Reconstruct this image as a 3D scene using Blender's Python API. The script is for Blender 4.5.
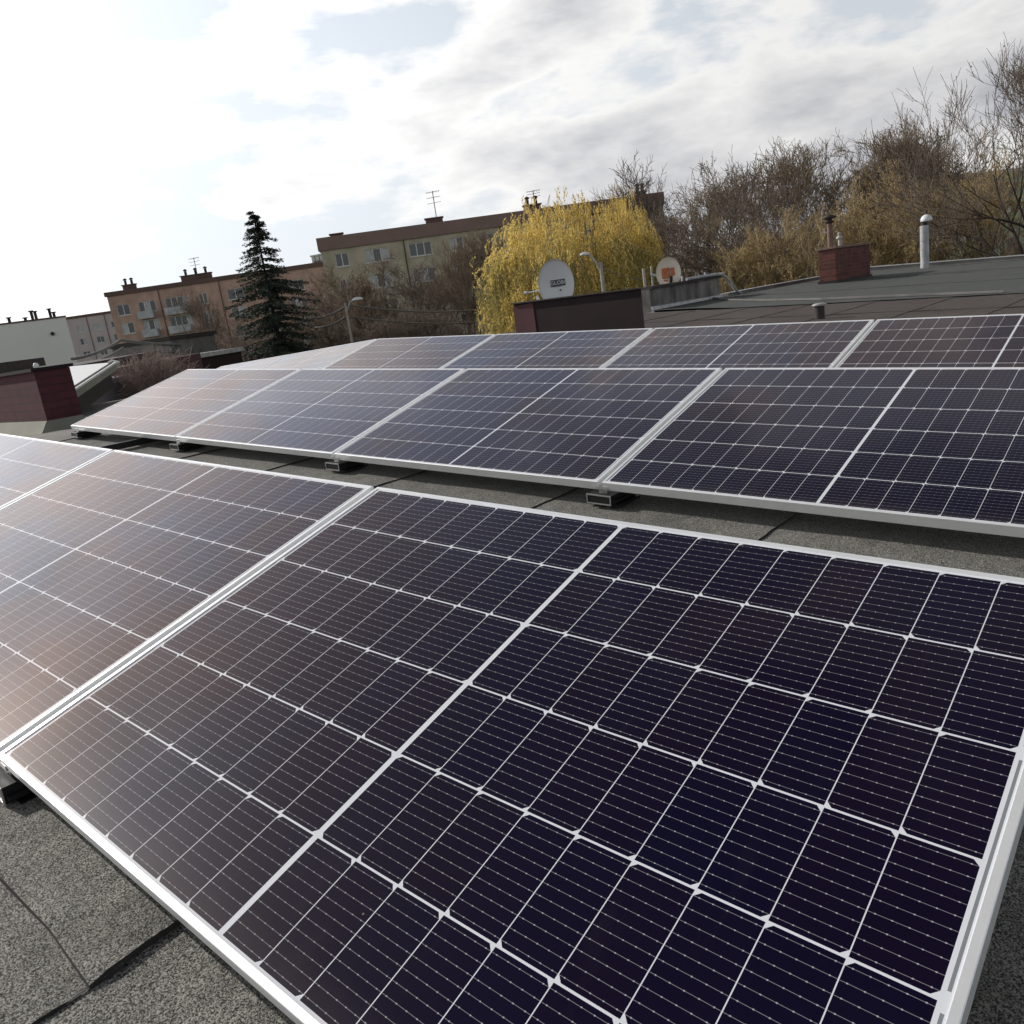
import bpy, bmesh, math, random
import numpy as np
from mathutils import Vector, Matrix
R = math.radians
scene = bpy.context.scene
for o in list(bpy.data.objects): bpy.data.objects.remove(o)

# ------------------------------------------------------------------ camera
CW = np.array([1.9046018, -0.3477059, 0.8463903])
RC = np.array([[0.7389612376775045, 0.6592034226062871, -0.1392376990411985],
               [0.060440209356742894, -0.2706874698720646, -0.9607680650121408],
               [-0.6710314972510929, 0.7015548027619914, -0.23986994063145853]])
FPX = 816.689
cam = bpy.data.cameras.new('camera'); cam_o = bpy.data.objects.new('camera', cam)
scene.collection.objects.link(cam_o); scene.camera = cam_o
cam.sensor_width = 36; cam.lens = FPX / 1024 * 36; cam.clip_start = 0.05; cam.clip_end = 3000
m = Matrix(((RC[0][0], -RC[1][0], -RC[2][0], CW[0]), (RC[0][1], -RC[1][1], -RC[2][1], CW[1]),
            (RC[0][2], -RC[1][2], -RC[2][2], CW[2]), (0, 0, 0, 1)))
cam_o.matrix_world = m

SUN_AZ, SUN_EL = -101.0, 31.0           # azimuth from +Y towards +X
sd = Vector((math.sin(R(SUN_AZ)) * math.cos(R(SUN_EL)), math.cos(R(SUN_AZ)) * math.cos(R(SUN_EL)), math.sin(R(SUN_EL))))
sun = bpy.data.lights.new('sun', 'SUN'); sun_o = bpy.data.objects.new('sun', sun); scene.collection.objects.link(sun_o)
sun.energy = 3.6; sun.angle = R(0.6); sun.color = (1.0, 0.95, 0.89)
sun_o.rotation_euler = sd.to_track_quat('Z', 'Y').to_euler()

# ------------------------------------------------------------------ node helpers
class NT:
    def __init__(s, tree): s.t = tree; s.n = tree.nodes; s.l = tree.links
    def new(s, typ, **kw):
        n = s.n.new(typ)
        for k, v in kw.items(): setattr(n, k, v)
        return n
    def put(s, sock, v):
        if hasattr(v, 'is_linked') or hasattr(v, 'links'): s.l.new(v, sock)
        else:
            if isinstance(v, (tuple, list)) and len(v) == 3 and sock.type == 'RGBA': v = (*v, 1)
            sock.default_value = v
    def m(s, op, a, b=0.0, c=None, clamp=False):
        n = s.new('ShaderNodeMath', operation=op); n.use_clamp = clamp
        s.put(n.inputs[0], a); s.put(n.inputs[1], b)
        if c is not None: s.put(n.inputs[2], c)
        return n.outputs[0]
    def mix(s, f, a, b, mode='MIX'):
        n = s.new('ShaderNodeMix', data_type='RGBA', blend_type=mode)
        s.put(n.inputs[0], f); s.put(n.inputs[6], a); s.put(n.inputs[7], b); return n.outputs[2]
    def noise(s, vec, scale, detail=4, rough=0.5, dist=0.0):
        n = s.new('ShaderNodeTexNoise'); s.l.new(vec, n.inputs['Vector'])
        n.inputs['Scale'].default_value = scale; n.inputs['Detail'].default_value = detail
        n.inputs['Roughness'].default_value = rough; n.inputs['Distortion'].default_value = dist
        return n.outputs['Fac']
    def ramp(s, f, p0, p1, c0=(0, 0, 0, 1), c1=(1, 1, 1, 1), interp='LINEAR'):
        n = s.new('ShaderNodeValToRGB'); n.color_ramp.interpolation = interp
        e = n.color_ramp.elements; e[0].position = p0; e[1].position = p1
        e[0].color = c0 if len(c0) == 4 else (*c0, 1); e[1].color = c1 if len(c1) == 4 else (*c1, 1)
        s.put(n.inputs[0], f); return n.outputs[0]
    def mapr(s, f, a, b, c=0.0, d=1.0):
        n = s.new('ShaderNodeMapRange'); n.clamp = True
        for i, v in enumerate((f, a, b, c, d)): s.put(n.inputs[i], v)
        return n.outputs[0]

# ------------------------------------------------------------------ world
w = bpy.data.worlds.new('World'); scene.world = w; w.use_nodes = True
N = NT(w.node_tree); N.n.clear()
out = N.new('ShaderNodeOutputWorld'); bg = N.new('ShaderNodeBackground'); N.l.new(bg.outputs[0], out.inputs[0])
sky = N.new('ShaderNodeTexSky', sky_type='NISHITA'); sky.sun_disc = False
sky.sun_elevation = R(SUN_EL); sky.sun_rotation = R(SUN_AZ); sky.air_density = 1.2; sky.dust_density = 2.0
tc = N.new('ShaderNodeTexCoord'); sep = N.new('ShaderNodeSeparateXYZ'); N.l.new(tc.outputs['Generated'], sep.inputs[0])
mp = N.new('ShaderNodeMapping'); N.l.new(tc.outputs['Generated'], mp.inputs[0])
mp.inputs['Rotation'].default_value = (0, R(4), 0); mp.inputs['Scale'].default_value = (1.0, 1.0, 2.7); mp.inputs['Location'].default_value = (7.1, 3.3, 1.2)
n1 = N.noise(mp.outputs[0], 1.9, 10, 0.55, 0.0)
n2 = N.noise(mp.outputs[0], 5.5, 8, 0.58, 0.15)
bank = N.new('ShaderNodeVectorMath', operation='DOT_PRODUCT'); N.l.new(tc.outputs['Generated'], bank.inputs[0])
bank.inputs[1].default_value = Vector((math.sin(R(-8)) * math.cos(R(20)), math.cos(R(-8)) * math.cos(R(20)), math.sin(R(20))))
bk = N.mapr(bank.outputs['Value'], 0.80, 0.985)          # the grey cloud bank towards the north
dp = N.new('ShaderNodeVectorMath', operation='DOT_PRODUCT'); N.l.new(tc.outputs['Generated'], dp.inputs[0]); dp.inputs[1].default_value = sd
dpo = dp.outputs['Value']
cover = N.m('ADD', N.m('ADD', n1, N.m('MULTIPLY', N.m('SUBTRACT', n2, 0.5), 0.55)), N.m('MULTIPLY', bk, 0.17))
cover = N.m('SUBTRACT', cover, N.mapr(sep.outputs[2], 0.40, 0.9, 0.0, 0.12))
mask = N.mapr(cover, 0.46, 0.53)
thick = N.mapr(cover, 0.54, 0.77)
ccol = N.mix(thick, (0.97, 0.965, 0.955), (0.48, 0.49, 0.535))
g = N.m('POWER', N.mapr(dpo, 0.05, 1.0), 2.2)
glow = N.m('ADD', N.m('MULTIPLY', g, 0.80), N.m('MULTIPLY', N.m('POWER', N.mapr(dpo, 0.70, 1.0), 2.0), 0.5))
glow = N.m('ADD', glow, 0.86)
skyc = N.mix(1.0, sky.outputs[0], (0.10, 0.10, 0.10), 'MULTIPLY')
thin = N.mapr(sep.outputs[2], 0.20, 0.75, 0.93, 0.10)           # high veil of haze low in the sky
base = N.mix(thin, skyc, (0.76, 0.805, 0.86))
cl = N.mix(mask, base, ccol)
vm = N.new('ShaderNodeVectorMath', operation='SCALE'); N.l.new(cl, vm.inputs[0]); N.l.new(glow, vm.inputs[3])
zen = N.mapr(sep.outputs[2], 0.34, 0.85, 1.0, 0.18)
vm2 = N.new('ShaderNodeVectorMath', operation='SCALE'); N.l.new(vm.outputs[0], vm2.inputs[0]); N.l.new(zen, vm2.inputs[3])
N.l.new(vm2.outputs[0], bg.inputs[0]); bg.inputs[1].default_value = 1.0

vs = scene.view_settings; vs.view_transform = 'Standard'; vs.look = 'None'; vs.gamma = 1; vs.exposure = 0.0
scene.render.resolution_x = 1024; scene.render.resolution_y = 1024

# ------------------------------------------------------------------ materials
def mat(name): 
    mt = bpy.data.materials.new(name); mt.use_nodes = True
    return mt, NT(mt.node_tree), mt.node_tree.nodes['Principled BSDF']
def rough_mat(name, col, rough=0.8, var=0.25, scale=6.0, bump=0.0, bscale=60, metal=0.0, spec=0.3, col2=None, coord='Object'):
    mt, n, b = mat(name)
    tc = n.new('ShaderNodeTexCoord').outputs[coord]
    f = n.noise(tc, scale, 6, 0.6)
    c2 = col2 or tuple(c * (1 - var) for c in col)
    c1 = tuple(min(1, c * (1 + var * .6)) for c in col)
    n.l.new(n.ramp(f, 0.3, 0.7, c2, c1), b.inputs['Base Color'])
    b.inputs['Roughness'].default_value = rough; b.inputs['Metallic'].default_value = metal
    b.inputs['Specular IOR Level'].default_value = spec
    if bump:
        bn = n.new('ShaderNodeBump'); bn.inputs['Strength'].default_value = bump; bn.inputs['Distance'].default_value = 0.01
        n.l.new(n.noise(tc, bscale, 4, 0.6), bn.inputs['Height']); n.l.new(bn.outputs[0], b.inputs['Normal'])
    return mt
M = {}
# bituminous felt with mineral granules
def felt(name, dark, light, tint):
    mt, n, b = mat(name)
    tc = n.new('ShaderNodeTexCoord').outputs['Object']
    g1 = n.noise(tc, 340, 2, 0.6); g2 = n.noise(tc, 120, 3, 0.7); big = n.noise(tc, 1.3, 6, 0.6, 0.4); mid = n.noise(tc, 9, 5, 0.6)
    gg = n.m('ADD', n.m('MULTIPLY', g1, 0.75), n.m('MULTIPLY', g2, 0.25))
    c = n.ramp(gg, 0.42, 0.60, dark, light)
    c = n.mix(n.mapr(big, 0.38, 0.66, 0.0, 0.55), c, tint, 'MULTIPLY')
    c = n.mix(n.mapr(mid, 0.35, 0.7, 0.0, 0.25), c, (0.5, 0.5, 0.5), 'MULTIPLY')
    pud = n.noise(tc, 2.6, 4, 0.5, 0.8)
    c = n.mix(n.mapr(pud, 0.58, 0.64, 0.0, 0.30), c, (0.45, 0.46, 0.42), 'MULTIPLY')
    c = n.mix(n.mapr(n.noise(tc, 38, 4, 0.7), 0.66, 0.74, 0.0, 0.5), c, (0.10, 0.115, 0.05))
    n.l.new(c, b.inputs['Base Color']); b.inputs['Roughness'].default_value = 0.85; b.inputs['Specular IOR Level'].default_value = 0.25
    bn = n.new('ShaderNodeBump'); bn.inputs['Strength'].default_value = 0.9; bn.inputs['Distance'].default_value = 0.004
    n.l.new(gg, bn.inputs['Height'])
    bn2 = n.new('ShaderNodeBump'); bn2.inputs['Strength'].default_value = 0.5; bn2.inputs['Distance'].default_value = 0.03
    n.l.new(mid, bn2.inputs['Height']); n.l.new(bn2.outputs[0], bn.inputs['Normal']); n.l.new(bn.outputs[0], b.inputs['Normal'])
    return mt
M['felt'] = felt('roofing_felt', (0.035, 0.035, 0.031), (0.44, 0.43, 0.39), (0.60, 0.60, 0.58))
M['felt_green'] = felt('green_felt', (0.052, 0.056, 0.053), (0.155, 0.162, 0.15), (0.7, 0.75, 0.72))
M['felt_old'] = felt('old_brown_felt', (0.035, 0.028, 0.025), (0.17, 0.14, 0.125), (0.62, 0.60, 0.60))
M['tar'] = rough_mat('tar', (0.030, 0.028, 0.026), 0.75, 0.3, 20)
M['alu'] = rough_mat('aluminium', (0.90, 0.91, 0.92), 0.38, 0.05, 14, metal=0.45, spec=0.5)
M['alu_dull'] = rough_mat('dull_aluminium', (0.55, 0.55, 0.55), 0.4, 0.15, 30, metal=0.8, spec=0.5)
M['black'] = rough_mat('black_plastic', (0.012, 0.012, 0.013), 0.45, 0.2, 20)
M['zinc'] = rough_mat('zinc', (0.42, 0.43, 0.44), 0.55, 0.35, 7, metal=0.3)
M['zinc_light'] = rough_mat('pale_flashing', (0.40, 0.40, 0.38), 0.5, 0.2, 5, metal=0.1)
M['concrete'] = rough_mat('concrete', (0.20, 0.19, 0.18), 0.9, 0.35, 2.2, 0.3, 30)
M['concrete_olive'] = rough_mat('olive_concrete', (0.23, 0.23, 0.19), 0.9, 0.25, 1.2)
M['maroon_dark'] = rough_mat('dark_painted_wall', (0.022, 0.012, 0.014), 0.85, 0.3, 2)
M['maroon'] = rough_mat('maroon_wall', (0.085, 0.038, 0.042), 0.85, 0.25, 1.5)
M['lilac'] = rough_mat('faded_felt', (0.16, 0.145, 0.16), 0.8, 0.2, 1.0)
M['white'] = rough_mat('white_paint', (0.74, 0.75, 0.74), 0.35, 0.06, 4, spec=0.5)
M['dish'] = rough_mat('dish_paint', (0.66, 0.68, 0.69), 0.4, 0.08, 3, spec=0.4)
M['cream'] = rough_mat('cream_dish_paint', (0.72, 0.66, 0.55), 0.5, 0.12, 3)
M['print_red'] = rough_mat('worn_red_print', (0.50, 0.17, 0.08), 0.7, 0.4, 20)
M['print_grey'] = rough_mat('grey_print', (0.08, 0.085, 0.09), 0.6, 0.2, 10)
M['soot'] = rough_mat('sooty_metal', (0.05, 0.04, 0.038), 0.7, 0.4, 12)
M['rust'] = rough_mat('rusty_steel', (0.20, 0.13, 0.10), 0.7, 0.35, 12)
M['cable'] = rough_mat('cable', (0.16, 0.15, 0.14), 0.6, 0.1, 4)
M['pole'] = rough_mat('concrete_pole', (0.36, 0.33, 0.30), 0.8, 0.2, 4)
M['lampw'] = rough_mat('lamp_shell', (0.72, 0.72, 0.70), 0.4, 0.05, 4)
M['pane'] = rough_mat('window_pane', (0.035, 0.040, 0.045), 0.08, 0.3, 0.8, spec=0.7)
M['curtain'] = rough_mat('curtained_pane', (0.40, 0.41, 0.42), 0.3, 0.35, 1.1, spec=0.5)
M['wframe'] = rough_mat('window_frame', (0.62, 0.62, 0.60), 0.5, 0.1, 4)
M['grass'] = rough_mat('grass', (0.07, 0.085, 0.035), 0.95, 0.4, 0.4)
M['grey_render'] = rough_mat('pale_grey_render', (0.76, 0.75, 0.71), 0.9, 0.05, 0.3)
M['b_purple'] = rough_mat('mauve_render', (0.50, 0.44, 0.435), 0.9, 0.12, 0.4)
M['b_brown'] = rough_mat('brown_render', (0.47, 0.32, 0.26), 0.9, 0.28, 0.5)
M['b_brown_trim'] = rough_mat('dark_brown_trim', (0.13, 0.085, 0.075), 0.9, 0.15, 0.35)
M['b_olive'] = rough_mat('olive_render', (0.46, 0.41, 0.31), 0.9, 0.28, 0.5)
M['b_cornice'] = rough_mat('brown_cornice', (0.24, 0.165, 0.145), 0.9, 0.15, 0.35)
M['b_gable'] = rough_mat('brown_gable', (0.18, 0.14, 0.12), 0.9, 0.15, 0.35)
M['b_green'] = rough_mat('green_render', (0.36, 0.42, 0.28), 0.9, 0.15, 0.3)
M['b_pale'] = rough_mat('pale_render', (0.58, 0.58, 0.56), 0.9, 0.08, 0.3)
M['bark'] = rough_mat('bark', (0.11, 0.088, 0.068), 0.95, 0.35, 5)
M['twig_gold'] = rough_mat('golden_twigs', (0.40, 0.31, 0.18), 0.95, 0.35, 2)
M['bark_dark'] = rough_mat('dark_bark', (0.052, 0.040, 0.034), 0.95, 0.35, 5)
M['twig'] = rough_mat('twigs', (0.25, 0.195, 0.14), 0.95, 0.35, 2)
M['twig_dark'] = rough_mat('dark_twigs', (0.17, 0.135, 0.11), 0.95, 0.35, 2)
M['twig_red'] = rough_mat('reddish_twigs', (0.30, 0.23, 0.205), 0.95, 0.3, 2)
def leaf(name, col, col2, trans=0.35, scale=0.7):
    mt, n, b = mat(name)
    tc = n.new('ShaderNodeTexCoord').outputs['Object']
    f = n.noise(tc, scale, 4, 0.6); f2 = n.noise(tc, 14, 2, 0.6)
    c = n.mix(n.mapr(n.m('ADD', f, n.m('MULTIPLY', f2, 0.8)), 0.7, 1.1), col2, col)
    n.l.new(c, b.inputs['Base Color']); b.inputs['Roughness'].default_value = 0.75; b.inputs['Specular IOR Level'].default_value = 0.2
    tr = n.new('ShaderNodeBsdfTranslucent'); n.l.new(c, tr.inputs[0])
    mx = n.new('ShaderNodeMixShader'); mx.inputs[0].default_value = trans
    n.l.new(b.outputs[0], mx.inputs[1]); n.l.new(tr.outputs[0], mx.inputs[2])
    n.l.new(mx.outputs[0], n.n['Material Output'].inputs[0])
    return mt
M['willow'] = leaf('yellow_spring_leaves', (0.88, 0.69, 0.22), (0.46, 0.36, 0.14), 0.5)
M['willow_shade'] = leaf('shaded_hanging_shoots', (0.46, 0.40, 0.13), (0.26, 0.24, 0.09), 0.4)  # darker copy of the willow leaf colour, shade painted into the hanging shoots
M['needle'] = leaf('spruce_needles', (0.055, 0.072, 0.048), (0.022, 0.030, 0.024), 0.1)
M['bud_olive'] = leaf('olive_buds', (0.50, 0.37, 0.17), (0.26, 0.20, 0.10), 0.4)
M['bud_brown'] = leaf('brown_buds', (0.27, 0.20, 0.14), (0.13, 0.10, 0.08), 0.35)
M['bud_green'] = leaf('young_green_leaves', (0.20, 0.22, 0.07), (0.10, 0.11, 0.05), 0.35)
M['hedge'] = leaf('hedge_leaves', (0.075, 0.075, 0.030), (0.03, 0.032, 0.02), 0.2)

def brick(name, c1, c2, mortar):
    mt, n, b = mat(name)
    tc = n.new('ShaderNodeTexCoord').outputs['Object']
    sp = n.new('ShaderNodeSeparateXYZ'); n.l.new(tc, sp.inputs[0])
    cb = n.new('ShaderNodeCombineXYZ'); n.l.new(n.m('ADD', sp.outputs[0], sp.outputs[1]), cb.inputs[0]); n.l.new(sp.outputs[2], cb.inputs[1])
    bt = n.new('ShaderNodeTexBrick'); n.l.new(cb.outputs[0], bt.inputs[0])
    bt.inputs['Scale'].default_value = 1; bt.inputs['Brick Width'].default_value = 0.26; bt.inputs['Row Height'].default_value = 0.078
    bt.inputs['Mortar Size'].default_value = 0.007; bt.inputs['Color1'].default_value = (*c1, 1); bt.inputs['Color2'].default_value = (*c2, 1); bt.inputs['Mortar'].default_value = (*mortar, 1)
    f = n.noise(tc, 6, 5, 0.6)
    c = n.mix(n.mapr(f, 0.35, 0.7, 0.0, 0.5), bt.outputs[0], (0.5, 0.45, 0.45), 'MULTIPLY')
    n.l.new(c, b.inputs['Base Color']); b.inputs['Roughness'].default_value = 0.85; b.inputs['Specular IOR Level'].default_value = 0.2
    bn = n.new('ShaderNodeBump'); bn.inputs['Strength'].default_value = 0.6; bn.inputs['Distance'].default_value = 0.006; bn.invert = True
    n.l.new(bt.outputs['Fac'], bn.inputs['Height']); n.l.new(bn.outputs[0], b.inputs['Normal'])
    return mt
M['brick'] = brick('red_brick', (0.165, 0.060, 0.050), (0.10, 0.038, 0.034), (0.12, 0.085, 0.075))
M['brick_maroon'] = brick('maroon_brick', (0.092, 0.032, 0.038), (0.078, 0.028, 0.034), (0.062, 0.028, 0.032))

# solar glass: half cells, bus bars, ribbons, all from the panel's own coordinates
PW, PH = 1.722, 1.134
def solar():
    mt, n, b = mat('solar_glass')
    tc = n.new('ShaderNodeTexCoord').outputs['Object']
    sp = n.new('ShaderNodeSeparateXYZ'); n.l.new(tc, sp.inputs[0]); x, y = sp.outputs[0], sp.outputs[1]
    P, Q = 0.0925, 0.184
    ax = n.m('SUBTRACT', n.m('ABSOLUTE', n.m('SUBTRACT', x, PW / 2)), 0.0050)
    yy = n.m('SUBTRACT', y, 0.015)
    inx = n.m('MULTIPLY', n.m('GREATER_THAN', ax, 0.0), n.m('LESS_THAN', ax, 9 * P - 0.001))
    iny = n.m('MULTIPLY', n.m('GREATER_THAN', yy, 0.001), n.m('LESS_THAN', yy, 6 * Q - 0.001))
    a = n.m('DIVIDE', ax, P); c = n.m('DIVIDE', yy, Q)
    fx = n.m('MULTIPLY', n.m('FRACT', a), P); fy = n.m('MULTIPLY', n.m('FRACT', c), Q)
    rx = n.m('SUBTRACT', P, fx); ry = n.m('SUBTRACT', Q, fy)
    dx = n.m('MINIMUM', fx, rx); dy = n.m('MINIMUM', fy, ry)
    par = n.m('MODULO', n.m('FLOOR', c), 2.0)
    side = n.m('ADD', n.m('MULTIPLY', par, fx), n.m('MULTIPLY', n.m('SUBTRACT', 1.0, par), rx))
    cham = n.m('GREATER_THAN', n.m('ADD', side, dy), 0.0105)
    cell = n.m('MULTIPLY', n.m('MULTIPLY', n.m('GREATER_THAN', dx, 0.0008), n.m('GREATER_THAN', dy, 0.0017)), cham)
    cell = n.m('MULTIPLY', cell, n.m('MULTIPLY', inx, iny))
    # bus bars
    bf = n.m('FRACT', n.m('DIVIDE', fy, Q / 10)); bd = n.m('MULTIPLY', n.m('ABSOLUTE', n.m('SUBTRACT', bf, 0.5)), Q / 10)
    bus = n.m('LESS_THAN', bd, 0.00035)
    pf = n.m('FRACT', n.m('DIVIDE', fx, P / 5)); pd = n.m('MULTIPLY', n.m('ABSOLUTE', n.m('SUBTRACT', pf, 0.5)), P / 5)
    pad = n.m('MULTIPLY', n.m('LESS_THAN', pd, 0.0011), n.m('LESS_THAN', bd, 0.0008))
    bus = n.m('MAXIMUM', n.m('MULTIPLY', bus, 0.42), n.m('MULTIPLY', pad, 0.75))
    # ribbon in the end margins
    ed = n.m('MINIMUM', x, n.m('SUBTRACT', PW, x))
    rib = n.m('MULTIPLY', n.m('GREATER_THAN', ed, 0.0150), n.m('LESS_THAN', ed, 0.0190))
    rib = n.m('MULTIPLY', rib, n.m('GREATER_THAN', n.m('MINIMUM', n.m('FRACT', n.m('DIVIDE', c, 2)), n.m('SUBTRACT', 1.0, n.m('FRACT', n.m('DIVIDE', c, 2)))), 0.035))
    wn = n.new('ShaderNodeTexWhiteNoise', noise_dimensions='3D')
    cb = n.new('ShaderNodeCombineXYZ'); n.l.new(n.m('FLOOR', n.m('DIVIDE', n.m('SUBTRACT', x, PW / 2), P)), cb.inputs[0]); n.l.new(n.m('FLOOR', c), cb.inputs[1]); n.l.new(cb.outputs[0], wn.inputs[0])
    big = n.noise(tc, 1.7, 3, 0.5)
    cc = n.mix(n.m('ADD', n.m('MULTIPLY', wn.outputs['Value'], 0.35), n.m('MULTIPLY', big, 0.65)), (0.0020, 0.0028, 0.0190), (0.0085, 0.0036, 0.0120))
    cc = n.mix(bus, cc, (0.50, 0.50, 0.52))
    back = n.mix(rib, (0.68, 0.70, 0.74), (0.22, 0.23, 0.25))
    col = n.mix(cell, back, cc)
    # dust, streaks and specks
    d1 = n.noise(tc, 3.0, 6, 0.65, 0.6)
    vor = n.new('ShaderNodeTexVoronoi'); n.l.new(tc, vor.inputs['Vector']); vor.inputs['Scale'].default_value = 17
    speck = n.m('LESS_THAN', vor.outputs['Distance'], n.m('MULTIPLY', n.mapr(n.noise(tc, 5, 2), 0.45, 0.65), 0.030))
    mp = n.new('ShaderNodeMapping'); n.l.new(tc, mp.inputs[0]); mp.inputs['Scale'].default_value = (9, 1.2, 1)
    d2 = n.mapr(n.noise(mp.outputs[0], 2.2, 5, 0.6, 0.8), 0.60, 0.78, 0.0, 0.010)
    edge_d = n.mapr(y, 0.012, 0.07, 0.030, 0.0)
    dust = n.m('ADD', n.m('ADD', d2, edge_d), n.mapr(d1, 0.35, 0.8, 0.0004, 0.005)); dust = n.m('ADD', dust, n.m('MULTIPLY', speck, 0.35))
    col = n.mix(dust, col, (0.55, 0.46, 0.38))
    n.l.new(col, b.inputs['Base Color'])
    b.inputs['Roughness'].default_value = 0.36; b.inputs['Specular IOR Level'].default_value = 0.035
    b.inputs['Specular Tint'].default_value = (1.0, 0.78, 0.66, 1)
    # anti-reflective glass: weak mirror seen square on, strong at grazing angles, its hue drifting between copper and slate
    fr = n.new('ShaderNodeFresnel'); fr.inputs[0].default_value = 1.45
    lw = n.new('ShaderNodeLayerWeight'); lw.inputs[0].default_value = 0.5
    oi = n.new('ShaderNodeObjectInfo')
    va = n.new('ShaderNodeVectorMath', operation='ADD'); n.l.new(tc, va.inputs[0])
    cr = n.new('ShaderNodeCombineXYZ'); n.l.new(n.m('MULTIPLY', oi.outputs['Random'], 40.0), cr.inputs[2]); n.l.new(cr.outputs[0], va.inputs[1])
    hue = n.m('ADD', n.m('MULTIPLY', n.noise(va.outputs[0], 1.5, 3, 0.5), 1.0), n.m('MULTIPLY', n.m('SUBTRACT', oi.outputs['Random'], 0.5), 0.22))
    gc = n.ramp(hue, 0.40, 0.62, (1.0, 0.79, 0.72), (0.86, 0.86, 1.0))
    gc = n.mix(n.mapr(lw.outputs['Facing'], 0.66, 0.90, 0.0, 0.85), gc, (0.97, 0.96, 0.96))
    gl = n.new('ShaderNodeBsdfGlossy'); n.l.new(gc, gl.inputs['Color']); n.l.new(n.mapr(d1, 0.3, 0.75, 0.07, 0.14), gl.inputs['Roughness'])
    fac = n.m('MULTIPLY', fr.outputs[0], n.mapr(lw.outputs['Facing'], 0.15, 0.80, 0.30, 1.0), clamp=True)
    mx = n.new('ShaderNodeMixShader'); n.l.new(fac, mx.inputs[0]); n.l.new(b.outputs[0], mx.inputs[1]); n.l.new(gl.outputs[0], mx.inputs[2])
    n.l.new(mx.outputs[0], n.n['Material Output'].inputs[0])
    return mt
M['solar'] = solar()

# ------------------------------------------------------------------ object helpers
COL = scene.collection
def px(x, y):
    d = RC.T @ np.array([(x - 512) / FPX, (y - 512) / FPX, 1.0]); return d
def at(x, y, D):                     # point seen at pixel x, y at horizontal distance D
    d = px(x, y); d = d / math.hypot(d[0], d[1]); return Vector((CW + d * D).tolist())
def atz(x, y, z):                    # point seen at pixel x, y at height z
    d = px(x, y); return Vector((CW + d * (z - CW[2]) / d[2]).tolist())
def tag(o, label=None, cat=None, group=None, kind=None):
    if label: o['label'] = label
    if cat: o['category'] = cat
    if group: o['group'] = group
    if kind: o['kind'] = kind
    return o
def empty(name, loc=(0, 0, 0), rz=0.0, **k):
    o = bpy.data.objects.new(name, None); COL.objects.link(o); o.location = loc; o.rotation_euler = (0, 0, rz)
    o.empty_display_size = 0.2; return tag(o, **k)
class MB:
    def __init__(s): s.v = []; s.f = []; s.mi = []; s.sm = []
    def add(s, vs, fs, mi=0, sm=False):
        b = len(s.v); s.v += [tuple(v) for v in vs]; s.f += [tuple(b + i for i in f) for f in fs]; s.mi += [mi] * len(fs); s.sm += [sm] * len(fs)
    def box(s, a, b, mi=0, X=None):
        (x0, y0, z0), (x1, y1, z1) = a, b
        vs = [(x0, y0, z0), (x1, y0, z0), (x1, y1, z0), (x0, y1, z0), (x0, y0, z1), (x1, y0, z1), (x1, y1, z1), (x0, y1, z1)]
        if X is not None: vs = [X @ Vector(v) for v in vs]
        s.add(vs, [(0, 3, 2, 1), (4, 5, 6, 7), (0, 1, 5, 4), (1, 2, 6, 5), (2, 3, 7, 6), (3, 0, 4, 7)], mi)
    def tube(s, pts, r, n=10, mi=0, cap=True):
        pts = [Vector(p) for p in pts]; rs = r if isinstance(r, (list, tuple)) else [r] * len(pts)
        rings = []; up = None
        for i, p in enumerate(pts):
            t = (pts[min(i + 1, len(pts) - 1)] - pts[max(i - 1, 0)]).normalized()
            if up is None: up = t.orthogonal().normalized()
            up = (up - t * up.dot(t)).normalized(); q = t.cross(up)
            rings.append([p + (up * math.cos(2 * math.pi * k / n) + q * math.sin(2 * math.pi * k / n)) * rs[i] for k in range(n)])
        vs = [v for rg in rings for v in rg]; fs = []
        for i in range(len(rings) - 1):
            for k in range(n): fs.append((i * n + k, i * n + (k + 1) % n, (i + 1) * n + (k + 1) % n, (i + 1) * n + k))
        s.add(vs, fs, mi, True)
        if cap: s.add(rings[0], [tuple(reversed(range(n)))], mi); s.add(rings[-1], [tuple(range(n))], mi)
    def lathe(s, prof, c=(0, 0, 0), n=20, mi=0):
        vs = []; fs = []
        for (r, z) in prof:
            for k in range(n): vs.append((c[0] + r * math.cos(2 * math.pi * k / n), c[1] + r * math.sin(2 * math.pi * k / n), c[2] + z))
        for i in range(len(prof) - 1):
            for k in range(n): fs.append((i * n + k, i * n + (k + 1) % n, (i + 1) * n + (k + 1) % n, (i + 1) * n + k))
        s.add(vs, fs, mi, True)
    def build(s, name, mats, parent=None, bevel=0.0, **k):
        me = bpy.data.meshes.new(name); me.from_pydata(s.v, [], s.f); 
        for mt in (mats if isinstance(mats, (list, tuple)) else [mats]): me.materials.append(M[mt] if isinstance(mt, str) else mt)
        me.polygons.foreach_set('material_index', s.mi); me.polygons.foreach_set('use_smooth', s.sm); me.update()
        o = bpy.data.objects.new(name, me); COL.objects.link(o)
        if parent: o.parent = parent
        if bevel:
            bv = o.modifiers.new('bevel', 'BEVEL'); bv.width = bevel; bv.segments = 2; bv.limit_method = 'ANGLE'
        return tag(o, **k)

def xr(y): return -5.3 - 1.1 * min(1, max(0, (y - 7) / 3))
def roofz(x, y):
    r = xr(y)
    if x >= r: return -0.0581 * x + 0.0055 * y
    return -0.0581 * r + 0.0055 * y + 0.022 * (x - r)

# ------------------------------------------------------------------ ground
gz = -4.6
b = MB(); b.add([(-900, -300, gz), (600, -300, gz), (600, 1500, gz), (-900, 1500, gz)], [(0, 1, 2, 3)])
b.build('ground', 'grass', kind='structure')

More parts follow.
